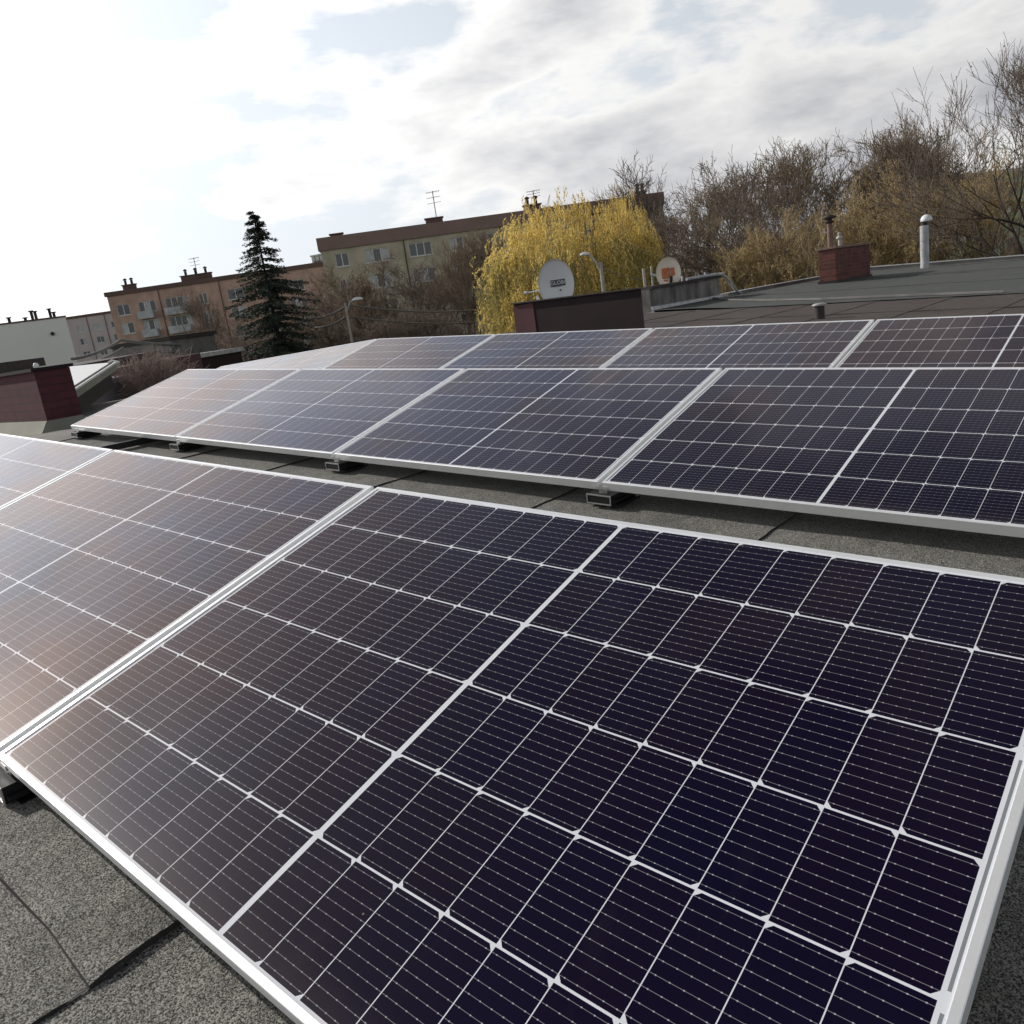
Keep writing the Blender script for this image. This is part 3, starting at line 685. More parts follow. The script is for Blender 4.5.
for k in range(3): slab(b, -.1, Ln, .006 * (k % 2), .05, .004 + .032 * k, .032 + .032 * k)
b.build('ribbed_edge', 'concrete_olive', t)
b = MB(); slab(b, Ln - .05, Ln + .25, .0, .12, .05, .10); b.build('bracket', 'zinc_light', t)
b = MB(); slab(b, -.0, Ln - .1, .1, 1.0, -.25, .0); b.build('upstand', 'black', t)

# ------------------------------------------------------------------ neighbouring low roofs on the left
def block(name, ax, ay, bx, by, zt, zb, depth, mname, label, cat, trim=None, trim_h=.25, roofm=None):
    """box whose top front edge runs between two picture points at height zt"""
    a, c = (atz(ax, ay, zt), atz(bx, by, zt)) if not isinstance(zt, tuple) else (at(ax, ay, zt[0]), at(bx, by, zt[1]))
    ht = a.z if isinstance(zt, tuple) else zt
    ang = math.atan2(c.y - a.y, c.x - a.x); L_ = math.hypot(c.x - a.x, c.y - a.y); dz = c.z - a.z
    t = empty(name, (a.x, a.y, zb), rz=ang, label=label, cat=cat)
    b = MB(); H_ = a.z - zb
    b.add([(0, 0, 0), (L_, 0, 0), (L_, depth, 0), (0, depth, 0), (0, 0, H_), (L_, 0, H_ + dz), (L_, depth, H_ + dz), (0, depth, H_)],
          [(0, 3, 2, 1), (4, 5, 6, 7), (0, 1, 5, 4), (1, 2, 6, 5), (2, 3, 7, 6), (3, 0, 4, 7)]); b.build('wall', mname, t)
    if trim:
        b = MB(); b.add([(-.1, -.1, H_ - trim_h), (L_ + .1, -.1, H_ + dz - trim_h), (L_ + .1, depth + .1, H_ + dz - trim_h), (-.1, depth + .1, H_ - trim_h),
                         (-.1, -.1, H_ + .03), (L_ + .1, -.1, H_ + dz + .03), (L_ + .1, depth + .1, H_ + dz + .03), (-.1, depth + .1, H_ + .03)],
          [(0, 3, 2, 1), (4, 5, 6, 7), (0, 1, 5, 4), (1, 2, 6, 5), (2, 3, 7, 6), (3, 0, 4, 7)]); b.build('roof_slab', trim, t)
    return t, L_, H_
block('low_annex', 60, 369.5, 152, 352.5, (24, 27), gz, 8, 'concrete_olive', 'olive-grey low wall with a dark top edge right of the maroon chimney', 'building', 'soot', .12)
block('low_annex', -10, 366, 36, 360.0, (17, 18), gz, 4, 'concrete', 'grey low wall with dark capping above the left end of the maroon chimney', 'building', 'soot', .12)
block('low_annex', 62, 378.5, 200, 353, (18, 27), gz, 3, 'maroon', 'long maroon fascia of a low building running behind the twiggy bush', 'building')
block('low_annex', 66, 387, 150, 371, (15, 19), gz, 3, 'lilac', 'faded mauve flat roof of a shed beyond the white roof light', 'building')
block('low_annex', 183, 357, 240, 348, (30, 33), gz, 5, 'maroon_dark', 'dark walled low building with a pale roof edge left of the spruce', 'building', 'zinc', .12)
block('roof_bulkhead', 169, 337, 213, 331.5, (36, 38), gz, 3, 'concrete', 'dark grey rooftop bulkhead with a thin cap in front of the brown flats', 'building', 'soot', .12)

# ------------------------------------------------------------------ blocks of flats
def facade_mesh(L_, H_, depth, rects, rec=.16):
    xs = sorted({0, L_} | {r[0] for r in rects} | {r[1] for r in rects}); zs = sorted({0, H_} | {r[2] for r in rects} | {r[3] for r in rects})
    b = MB()
    for i in range(len(xs) - 1):
        for j in range(len(zs) - 1):
            cx_, cz_ = (xs[i] + xs[i + 1]) / 2, (zs[j] + zs[j + 1]) / 2
            if any(r[0] < cx_ < r[1] and r[2] < cz_ < r[3] for r in rects): continue
            b.add([(xs[i], 0, zs[j]), (xs[i + 1], 0, zs[j]), (xs[i + 1], 0, zs[j + 1]), (xs[i], 0, zs[j + 1])], [(0, 1, 2, 3)])
    for (x0, x1, z0, z1) in rects:
        b.add([(x0, 0, z0), (x1, 0, z0), (x1, 0, z1), (x0, 0, z1), (x0, rec, z0), (x1, rec, z0), (x1, rec, z1), (x0, rec, z1)], [(0, 4, 5, 1), (1, 5, 6, 2), (2, 6, 7, 3), (3, 7, 4, 0)])
    b.add([(0, 0, 0), (L_, 0, 0), (L_, depth, 0), (0, depth, 0), (0, 0, H_), (L_, 0, H_), (L_, depth, H_), (0, depth, H_)], [(1, 2, 6, 5), (2, 3, 7, 6), (3, 0, 4, 7), (4, 5, 6, 7)])
    return b
def window(t, x0, x1, z0, z1, rnd, rec=.16, split=2, curtain=None):
    b = MB(); f = .09; y0, y1 = rec - .06, rec + .02
    b.box((x0, y0, z0), (x0 + f, y1, z1)); b.box((x1 - f, y0, z0), (x1, y1, z1)); b.box((x0 + f, y0, z0), (x1 - f, y1, z0 + f)); b.box((x0 + f, y0, z1 - f), (x1 - f, y1, z1))
    for k in range(1, split):
        xm = x0 + (x1 - x0) * k / split; b.box((xm - f * .6, y0 + .003, z0 + f), (xm + f * .6, y1 - .003, z1 - f))
    b.box((x0 - .1, -.12, z0 - .08), (x1 + .1, -.002, z0 - .01))
    o = b.build('window', 'wframe', t)
    b = MB(); 
    for k in range(split):
        a = x0 + f + (x1 - x0 - 2 * f) * k / split; c = x0 + f + (x1 - x0 - 2 * f) * (k + 1) / split
        b.add([(a, rec, z0 + f), (c, rec, z0 + f), (c, rec, z1 - f), (a, rec, z1 - f)], [(0, 1, 2, 3)], 1 if rnd.random() < (.3 if curtain is None else curtain) else 0)
    b.build('pane', ['pane', 'curtain'], o)
def roof_chimney(t, x, y, H_, w_, h, pots, antenna=0):
    b = MB(); b.box((x - w_ / 2, y, H_), (x + w_ / 2, y + .7, H_ + h)); b.box((x - w_ / 2 - .12, y - .12, H_ + h), (x + w_ / 2 + .12, y + .82, H_ + h + .14))
    c = b.build('chimney', 'b_brown_trim', t)
    for k in range(pots):
        xx = x - w_ / 2 + w_ * (k + .5) / pots; b = MB(); b.tube([(xx, y + .35, H_ + h + .14), (xx, y + .35, H_ + h + .75)], .2, 8); b.lathe([(.3, 0), (.3, .15), (0, .3)], (xx, y + .35, H_ + h + .8), 8); b.build('pot', 'soot', c)
    if antenna:
        b = MB(); b.tube([(x + .3, y, H_ + h), (x + .3, y, H_ + h + antenna)], .05, 5)
        for q in (.55, .75, .95):
            z = H_ + h + antenna * q; b.tube([(x - .5, y, z), (x + 1.1, y, z + .1)], .03, 4)
        for q in range(6): z = H_ + h + antenna * .95; b.tube([(x - .4 + q * .28, y - .35, z), (x - .4 + q * .28, y + .35, z)], .025, 4)
        b.build('antenna', 'soot', c)
def flats(name, ax, ay, bx, by, zt, depth, mname, label, cols, nrow, first, storey, win_h=1.45, cornice=None, ch=1.1, plinth=None, gable=None, cur=None):
    a = atz(ax, ay, zt); c = atz(bx, by, zt)
    ang = math.atan2(c.y - a.y, c.x - a.x); L_ = math.hypot(c.x - a.x, c.y - a.y); H_ = zt - gz
    t = empty(name, (a.x, a.y, gz), rz=ang, label=label, cat='building'); rnd = random.Random(int(ax * 7))
    rects = []
    for r in range(nrow):
        z1 = H_ - first - r * storey
        for (f, w_, *_) in cols:
            x = f * L_; rects.append((x - w_ / 2, x + w_ / 2, z1 - win_h, z1))
    fm = facade_mesh(L_, H_, depth, rects)
    fm.build('wall', mname, t)
    i = 0
    for r in range(nrow):
        for cc in cols:
            x0, x1, z0, z1 = rects[i]; i += 1
            window(t, x0, x1, z0, z1, rnd, split=max(2, int((x1 - x0) / .8)), curtain=cur)
            if len(cc) > 2 and cc[2] == 'b' and r < 4:
                b = MB(); b.box((x0 - .1, -1.0, z0 - .95), (x1 - .3, -.01, z0 - .83)); b.box((x0 - .1, -1.0, z0 - .83), (x1 - .3, -.95, z0 + .15)); b.box((x0 - .1, -.95, z0 - .83), (x0 - .05, -.01, z0 + .15)); b.box((x1 - .35, -.95, z0 - .83), (x1 - .3, -.01, z0 + .15))
                b.build('balcony', 'curtain', t)
    for q in ((.36, .655) if nrow == 4 else (.235, .515, .79)):
        b = MB(); xx = q * L_; b.tube([(xx, -.12, 0), (xx, -.12, H_ - ch - .02)], .07, 6); b.build('downpipe', 'b_brown_trim', t)
    if cornice:
        b = MB(); b.box((-.25, -.25, H_ - ch), (L_ + .25, -.003, H_ + .12)); b.box((-.25, -.003, H_ + .002), (L_ + .25, depth + .2, H_ + .12)); b.box((L_ + .003, -.003, H_ - ch), (L_ + .25, depth + .2, H_))
        b.box((-.25, -.003, H_ - ch), (-.003, depth + .2, H_)); b.build('cornice', cornice, t)
    if gable:
        b = MB(); b.box((L_ + .004, .05, 0), (L_ + .12, depth - .05, H_ - ch - .02)); b.build('gable_cladding', gable, t)
    return t, L_, H_

t, L_, H_ = flats('apartment_block', 318.5, 239.5, 661, 193.2, 11.2, 11, 'b_olive', 'olive-green block of flats with a brown cornice behind the yellow willow',
    [(.055, 1.5), (.155, 2.6), (.28, 2.6), (.385, 1.5), (.475, 1.6), (.56, 2.6), (.655, 1.8), (.74, 2.4), (.83, 1.6), (.955, 1.6)], 5, 1.75, 2.8, cornice='b_cornice', ch=1.25, gable='b_gable')
roof_chimney(t, L_ * .035 + .5, 2, H_, 1.4, .5, 0); roof_chimney(t, L_ * .335, 3, H_, 2.0, .9, 0, 3.0); roof_chimney(t, L_ * .63, 3, H_, 2.0, .9, 2, 1.6); roof_chimney(t, L_ * .955, 2, H_, 1.2, .6, 2)
t, L_, H_ = flats('apartment_block', 106, 293.5, 322, 262.5, 11.5, 11, 'b_brown', 'reddish-brown block of flats with stacked balconies, left of the spruce',
    [(.06, 1.9), (.17, 2.6, 'b'), (.31, 3.6, 'b'), (.43, 1.2), (.58, 2.4), (.72, 2.4), (.86, 2.6)], 5, 1.9, 2.75, 1.6, cornice='b_brown_trim', ch=.5)
roof_chimney(t, L_ * .085, 2, H_, 1.9, .9, 2); roof_chimney(t, L_ * .40, 2, H_, 4.6, 1.0, 3, 2.5)
t, L_, H_ = flats('apartment_block', 64, 318.0, 124, 309.5, 13.0, 12, 'b_purple', 'distant mauve-grey block of flats between the blank grey gable and the brown flats',
    [(.22, 1.7), (.50, 1.7), (.80, 1.9)], 4, 2.2, 2.9, cornice='b_brown_trim', ch=.4)
t, L_, H_ = flats('apartment_block', 311, 256, 326, 253, 24, 8, 'b_pale', 'tiny pale tower block peeping over the roof between the two blocks of flats', [(.3, 2.2), (.7, 2.2)], 3, 1.5, 3.2, 1.5, cornice='b_pale', ch=.3)
t, L_, H_ = flats('apartment_block', 938, 178, 1110, 158, 10.5, 11, 'b_green', 'green rendered block of flats glimpsed through the bare trees on the right',
    [(.1, 2.2), (.25, 1.6), (.42, 2.2), (.6, 2.2), (.8, 2.2)], 4, 1.8, 2.8, cornice='b_pale', ch=.4)
# blank gable
a = atz(-60, 332.5, 4.4); c = atz(65.5, 317.0, 4.4)
ang = math.atan2(c.y - a.y, c.x - a.x); L_ = math.hypot(c.x - a.x, c.y - a.y); H_ = 4.4 - gz
t = empty('house', (a.x, a.y, gz), rz=ang, label='plain building with a blank pale grey end wall at the left edge', cat='building')
def tprism(b, g_, z0, z1): b.add([(0, -g_, z0), (L_ + g_, -g_, z0), (L_ - 9, 9, z0), (0, 9, z0), (0, -g_, z1), (L_ + g_, -g_, z1), (L_ - 9, 9, z1), (0, 9, z1)], [(0, 3, 2, 1), (4, 5, 6, 7), (0, 1, 5, 4), (1, 2, 6, 5), (2, 3, 7, 6), (3, 0, 4, 7)])
b = MB(); tprism(b, 0, 0, H_); b.build('wall', 'grey_render', t)
b = MB(); tprism(b, .05, H_ + .002, H_ + .10); b.build('roof_edge', 'b_brown_trim', t)
b = MB(); b.tube([(L_ * .86, -.15, H_ - .95), (L_ * .86, .0, H_ - .95)], .12, 8); b.build('wall_vent', 'soot', t)
for f, hh in ((.53, .25), (.66, .12), (.72, .5), (.75, .45), (.87, .5), (.90, .25)):
    b = MB(); b.box((L_ * f - .08, .8, H_ + .1), (L_ * f + .08, 1.0, H_ + .16 + hh)); b.box((L_ * f - .14, .74, H_ + .16 + hh), (L_ * f + .14, 1.06, H_ + .22 + hh)); b.build('chimney', 'soot', t)
# green kiosk roof seen through the trees on the right
block('garden_shed', 962, 236, 992, 232, (48, 49), gz, 5, 'b_green', 'small green-walled shed among the bare trunks at the right', 'shed', 'b_pale', .3)

# ------------------------------------------------------------------ trees
def tubes_np(segs, sides):
    """segs: arrays p0,p1,r0,r1 -> verts, quad faces"""
    p0, p1, r0, r1 = segs; n = len(p0)
    d = p1 - p0; d /= (np.linalg.norm(d, axis=1, keepdims=True) + 1e-9)
    ref = np.where(np.abs(d[:, 2:3]) > .9, np.array([[1., 0, 0]]), np.array([[0, 0, 1.]]))
    a = np.cross(d, ref); a /= (np.linalg.norm(a, axis=1, keepdims=True) + 1e-9); c = np.cross(d, a)
    ang = 2 * np.pi * np.arange(sides) / sides
    off = a[:, None, :] * np.cos(ang)[None, :, None] + c[:, None, :] * np.sin(ang)[None, :, None]
    v = np.concatenate([p0[:, None, :] + off * r0[:, None, None], p1[:, None, :] + off * r1[:, None, None]], 1)
    base = (np.arange(n) * 2 * sides)[:, None]
    k = np.arange(sides); q = np.stack([k, (k + 1) % sides, (k + 1) % sides + sides, k + sides], 1)
    f = (base[:, :, None] + q[None]).reshape(-1, 4)
    return v.reshape(-1, 3), f
def leaves_np(c, sx, sy, rs, up=None):
    n = len(c); a = rs.normal(size=(n, 3)); 
    if up is not None: a = a * .45 + up
    a /= np.linalg.norm(a, axis=1, keepdims=True); b_ = rs.normal(size=(n, 3)); b_ = np.cross(a, b_); b_ /= np.linalg.norm(b_, axis=1, keepdims=True)
    s = rs.uniform(.6, 1.3, size=(n, 1)); a = a * sy * s; b_ = b_ * sx * s
    v = np.stack([c - a, c + b_, c + a, c - b_], 1).reshape(-1, 3)
    return v, np.arange(n * 4).reshape(-1, 4)
def mesh_np(name, parts):
    """parts: list of (verts, quads, material)"""
    me = bpy.data.meshes.new(name); vs = []; fs = []; mi = []; o = 0
    mats = []
    for v, f, mt in parts:
        if mt not in mats: mats.append(mt)
        vs.append(v); fs.append(f + o); o += len(v); mi.append(np.full(len(f), mats.index(mt), dtype=np.int32))
    v = np.concatenate(vs); f = np.concatenate(fs); mi = np.concatenate(mi)
    me.vertices.add(len(v)); me.vertices.foreach_set('co', v.astype(np.float32).ravel())
    me.loops.add(len(f) * 4); me.loops.foreach_set('vertex_index', f.astype(np.int32).ravel())
    me.polygons.add(len(f)); me.polygons.foreach_set('loop_start', np.arange(0, len(f) * 4, 4, dtype=np.int32))
    for mt in mats: me.materials.append(M[mt])
    me.polygons.foreach_set('material_index', mi); me.update(); me.validate()
    return me
def grow(seed, H, spread, trunk_h, lean=.15, levels=5, kids=(5, 4, 4, 4, 3), up=.35, r0=None, bend=.22, ratio=.62):
    rs = np.random.RandomState(seed); S = [[] for _ in range(levels + 1)]
    r0 = r0 or H * .018
    def branch(p, d, L, r, lev):
        nseg = 5 if lev < 2 else (3 if lev < 4 else 2); q = p.copy(); dd = d.copy(); pts = [q.copy()]; ds = [dd.copy()]; rr = [r]
        for i in range(nseg):
            dd = dd + rs.normal(size=3) * bend * (.5 if lev == 0 else 1); dd[2] += up * .25 * (1 if lev else .3); dd /= np.linalg.norm(dd)
            q2 = q + dd * L / nseg; r2 = r * (1 - (.88 if lev == 0 else .80) * (i + 1) / nseg)
            S[min(lev, levels)].append((q, q2, rr[-1], r2)); q = q2; pts.append(q.copy()); ds.append(dd.copy()); rr.append(r2)
        if lev < levels:
            k = kids[lev] + rs.randint(0, 2)
            for j in range(k):
                t = (.35 if lev else trunk_h) + (1 - (.35 if lev else trunk_h)) * (j + rs.uniform(.1, .9)) / k
                i = min(nseg - 1, int(t * nseg)); fr = t * nseg - i; b0 = pts[i] * (1 - fr) + pts[i + 1] * fr
                ax = rs.normal(size=3); ax -= ds[i] * ax.dot(ds[i]); ax /= np.linalg.norm(ax)
                a = rs.uniform(.45, .95) * spread if lev < 2 else rs.uniform(.4, .9)
                nd = ds[i] * math.cos(a) + ax * math.sin(a); nd[2] += up * .4; nd /= np.linalg.norm(nd)
                Lr = L * ratio * rs.uniform(.75, 1.15) * (1.15 - .35 * t if lev == 0 else 1)
                branch(b0, nd, Lr, rr[i] * .58 if lev else rr[i] * .55, lev + 1)
    branch(np.zeros(3), np.array([rs.normal() * lean * .3, rs.normal() * lean * .3, 1.]), H * .55, r0, 0)
    return S, rs
def segs(S): 
    a = np.array([s[0] for s in S]); b_ = np.array([s[1] for s in S]); return a, b_, np.array([s[2] for s in S]), np.array([s[3] for s in S])
def bare_tree_meshes(name, seed, H, spread=1.0, trunk_h=.35, bark='bark', twig='twig', bud=None, nbud=0, bsize=.05, minr=.011, **k):
    S, rs = grow(seed, H, spread, trunk_h, **k)
    zmax = max(s[1][2] for l in S for s in l); sc = H / zmax
    for l in S:
        for i, s in enumerate(l): l[i] = (s[0] * sc, s[1] * sc, max(s[2] * sc, minr), max(s[3] * sc, minr * .8))
    low = segs(S[0] + S[1]); mid = segs(S[2]); hi = segs([s for l in S[3:] for s in l])
    v1, f1 = tubes_np(low, 7); v2, f2 = tubes_np(mid, 4); v3, f3 = tubes_np(hi, 3)
    tr = mesh_np('trunk', [(v1, f1, bark), (v2, f2, bark)])
    parts = [(v3, f3, twig)]
    if nbud:
        e = segs(S[-1] + S[-2]); idx = rs.randint(0, len(e[0]), nbud); t = rs.uniform(0, 1, (nbud, 1))
        c = e[0][idx] * (1 - t) + e[1][idx] * t + rs.normal(size=(nbud, 3)) * .05
        v4, f4 = leaves_np(c, bsize * .6, bsize, rs); parts.append((v4, f4, bud))
    cr = mesh_np('crown', parts)
    return tr, cr
def put_tree(name, meshes, x, D, ztop_y, Hm, label, group=None, rz=0.0, base_z=gz, wide=1.0, flip=1):
    """stand a tree of model height Hm so that its top is seen at pixel height ztop_y"""
    top = at(x, ztop_y, D); H = top.z - base_z; s = H / Hm
    t = empty(name, (top.x, top.y, base_z), rz, label=label, cat='tree', group=group); t.scale = (s * wide * flip, s * wide, s)
    for nm, me in (('trunk', meshes[0]), ('crown', meshes[1])):
        o = bpy.data.objects.new(nm, me); COL.objects.link(o); o.parent = t
    return t
HM = 12.0
T_dark = [bare_tree_meshes('dark', 11 + i, HM, 1.0, .28, 'bark_dark', 'twig_dark', 'bud_brown', 5200, .040, kids=(7, 5, 4, 4, 3)) for i in range(3)]
T_gold = [bare_tree_meshes('gold', 31 + i, HM, 1.0, .22, 'bark', 'twig_gold', 'bud_olive', 15000, .042, kids=(7, 5, 4, 4, 3), up=.5, bend=.17) for i in range(3)]
T_bare = [bare_tree_meshes('bare', 51 + i, HM, 1.0, .30, 'bark_dark', 'twig_dark', 'bud_brown', 1500, .035, kids=(7, 5, 4, 4, 3), minr=.014) for i in range(2)]
T_up = [bare_tree_meshes('upright', 71 + i, HM, .62, .25, 'bark_dark', 'twig', 'bud_brown', 4500, .038, kids=(8, 5, 4, 4, 3), up=.6) for i in range(2)]
G1 = 'bare and budding trees beyond the right side of the roof'
place = [
 (700, 44, 186, T_dark, 0, 'dark bare tree at the left end of the right-hand trees, next to the olive flats', 1.15),
 (738, 46, 148, T_dark, 1, 'tall brown bare tree rising behind the curved end of the grey parapet', 1.0),
 (792, 50, 130, T_up, 0, 'upright bare tree whose top stands above the red brick chimney on its left side', 1.15),
 (846, 52, 124, T_up, 1, 'upright bare tree topping the skyline just right of the red brick chimney', 1.15),
 (900, 54, 119, T_up, 0, 'upright bare tree with the highest twigs above the tall metal flue', 1.1),
 (724, 36, 218, T_dark, 2, 'low dark tangled tree just behind the grey parapet', 1.25),
 (768, 34, 205, T_gold, 2, 'olive-brown budding tree left of the red brick chimney', 1.25),
 (820, 36, 185, T_gold, 0, 'golden-brown budding tree directly behind the red brick chimney', 1.25),
 (872, 37, 170, T_gold, 1, 'golden-brown budding tree between the red brick chimney and the metal flue', 1.2),
 (925, 39, 146, T_gold, 2, 'golden budding tree directly behind the tall metal flue', 1.2),
 (972, 40, 138, T_gold, 0, 'golden budding tree right of the tall metal flue', 1.15),
 (718, 60, 165, T_up, 0, 'slim upright bare tree in the back row above the curved conduit', 1.3),
 (930, 60, 128, T_up, 0, 'slim upright bare tree in the back row above the metal flue cowl', 1.3),
 (690, 52, 205, T_gold, 1, 'olive-brown tree right beside the brown gable of the olive flats', 1.0),
]
for i, (x, D, ty, T, k, lab, wd) in enumerate(place):
    put_tree('bare_tree', T[k], x, D, ty, HM, lab, G1, rz=i * 1.37, wide=wd)
big = bare_tree_meshes('big', 92, HM, 1.25, .35, 'bark_dark', 'twig_dark', 'bud_brown', 2500, .03, kids=(8, 5, 4, 4, 3), minr=.007, r0=.20, up=.55, bend=.15)
put_tree('bare_tree', big, 1020, 33, 14, HM, 'tallest bare tree with a thick dark trunk at the right edge', G1, rz=2.1, wide=1.0)
put_tree('bare_tree', T_bare[0], 622, 100, 152, HM, 'leafless tree standing up behind the roof of the olive flats', None, rz=.4, wide=.95)
put_tree('bare_tree', T_dark[0], 205, 78, 283, HM, 'bare tree in front of the brown flats, left of the spruce', None, rz=.9, wide=.85)
put_tree('bare_tree', T_up[1], 352, 56, 258, HM, 'dark bushy bare tree in front of the left end of the olive flats', None, rz=2.2, wide=1.15)
put_tree('bare_tree', T_dark[1], 402, 55, 243, HM, 'dark bare tree in front of the olive flats, right of the leaning lamp post', None, rz=.2, wide=1.1)
put_tree('bare_tree', T_up[0], 458, 52, 226, HM, 'bare tree with open branches at the left side of the yellow willow', None, rz=1.1, wide=1.0)
put_tree('bare_tree', T_dark[0], 318, 60, 290, HM, 'small bare tree just right of the spruce', None, rz=3.0, wide=1.0)
for (x, D, ty, k, lab) in [(330, 62, 275, 1, 'low bare tree against the left corner of the olive flats'), (372, 60, 280, 0, 'brown bare tree in the middle of the olive facade'), (428, 60, 270, 2, 'brown bare tree under the rooftop aerial of the olive flats'), (455, 48, 290, 0, 'tangled low tree at the foot of the yellow willow, left side'), (288, 46, 318, 0, 'low bare shrub right of the foot of the spruce'), (432, 44, 304, 1, 'low bare shrub under the overhead cables'), (372, 42, 312, 2, 'low bare shrub behind the leaning lamp post')]:
    put_tree('bare_shrub', T_dark[k], x, D, ty, HM, lab, None, rz=k, wide=1.7)

# reddish twiggy bush behind the ridge end of the middle row
rs = np.random.RandomState(8); A = []; B_ = []
for k in range(800):
    b0 = np.array([rs.normal() * .55, rs.normal() * .35, 0.0]); h = rs.uniform(.5, 1.35); q = b0
    d = np.array([rs.normal() * .35, rs.normal() * .35, 1.0])
    for j in range(4):
        d = d + rs.normal(size=3) * .35; d /= np.linalg.norm(d); q2 = q + d * h / 3.2; A.append(q); B_.append(q2)
        if rs.rand() < .8:
            e = d + rs.normal(size=3) * .8; e /= np.linalg.norm(e); A.append(q2); B_.append(q2 + e * h * .16)
        q = q2
A = np.array(A); B_ = np.array(B_)
v, f = tubes_np((A, B_, np.full(len(A), .010), np.full(len(A), .006)), 3)
p = at(152, 380, 17.0)
b_o = bpy.data.objects.new('bare_bush', mesh_np('bare_bush', [(v, f, 'twig_red')])); COL.objects.link(b_o); b_o.location = (p.x, p.y, at(152, 392, 17.0).z); b_o.scale = (.52, .52, .52)
tag(b_o, 'dense leafless bush with reddish-grey twigs left of the middle row', 'bush')

# spruce
def spruce(seed, H, Rb):
    rs = np.random.RandomState(seed); A = []; B_ = []; Rr = []; C = []; Up = []
    z = H * .06
    while z < H * .985:
        f = 1 - z / H; nb = 5 + int(4 * f); ph = rs.uniform(0, 6.3)
        for k in range(nb):
            a = ph + 2 * np.pi * k / nb + rs.normal() * .2
            L = Rb * f * rs.choice([.55, .75, .95, 1.0, 1.12]) * rs.uniform(.85, 1.1) + .12
            ns = max(4, int(L / .13)); q = np.array([0, 0, z + rs.normal() * .08]); d = np.array([math.cos(a), math.sin(a), .12])
            for j in range(ns):
                t = j / ns; dd = d + np.array([0, 0, -.55 * math.sin(t * 2.0) + .75 * max(0, t - .55)]); dd = dd / np.linalg.norm(dd)
                q2 = q + dd * L / ns; A.append(q); B_.append(q2); Rr.append(.022 * (1 - t) * (.4 + f) + .005)
                m_ = int(5 + 20 * (1 - t * .55)); w_ = .30 * L * (1 - t * .75) * .5 + .05
                side = np.array([-math.sin(a), math.cos(a), 0]); o = rs.uniform(-1, 1, (m_, 1))
                c = q2 + side * o * w_ - np.array([0, 0, 1]) * np.abs(o) * w_ * .35 + rs.normal(size=(m_, 3)) * .03 - np.array([0, 0, .05]) * rs.rand(m_, 1)
                C.append(c); Up.append(np.sign(o) * side * .8 + dd * .7 + np.array([0, 0, -.15]))
                q = q2
        z += (.17 + .22 * f) * rs.uniform(.7, 1.4)
    A = np.array(A); B_ = np.array(B_); Rr = np.array(Rr); C = np.concatenate(C); Up = np.concatenate(Up)
    v, f = tubes_np((A, B_, Rr, Rr * .8), 3)
    tr = tubes_np((np.array([[0, 0, 0.], [0, 0, H * .5]]), np.array([[0, 0, H * .5], [0, 0, H]]), np.array([.16, .08]), np.array([.08, .012])), 8)
    trunk = mesh_np('trunk', [(tr[0], tr[1], 'bark_dark'), (v, f, 'bark_dark')])
    lv, lf = leaves_np(C, .018, .075, rs, Up)
    return trunk, mesh_np('crown', [(lv, lf, 'needle')])
sp_ = spruce(4, 11.0, 4.1)
put_tree('spruce_tree', sp_, 252.5, 36, 211, 11.0, 'dark green conical spruce in front of the brown flats', None, rz=.7, wide=1.22)

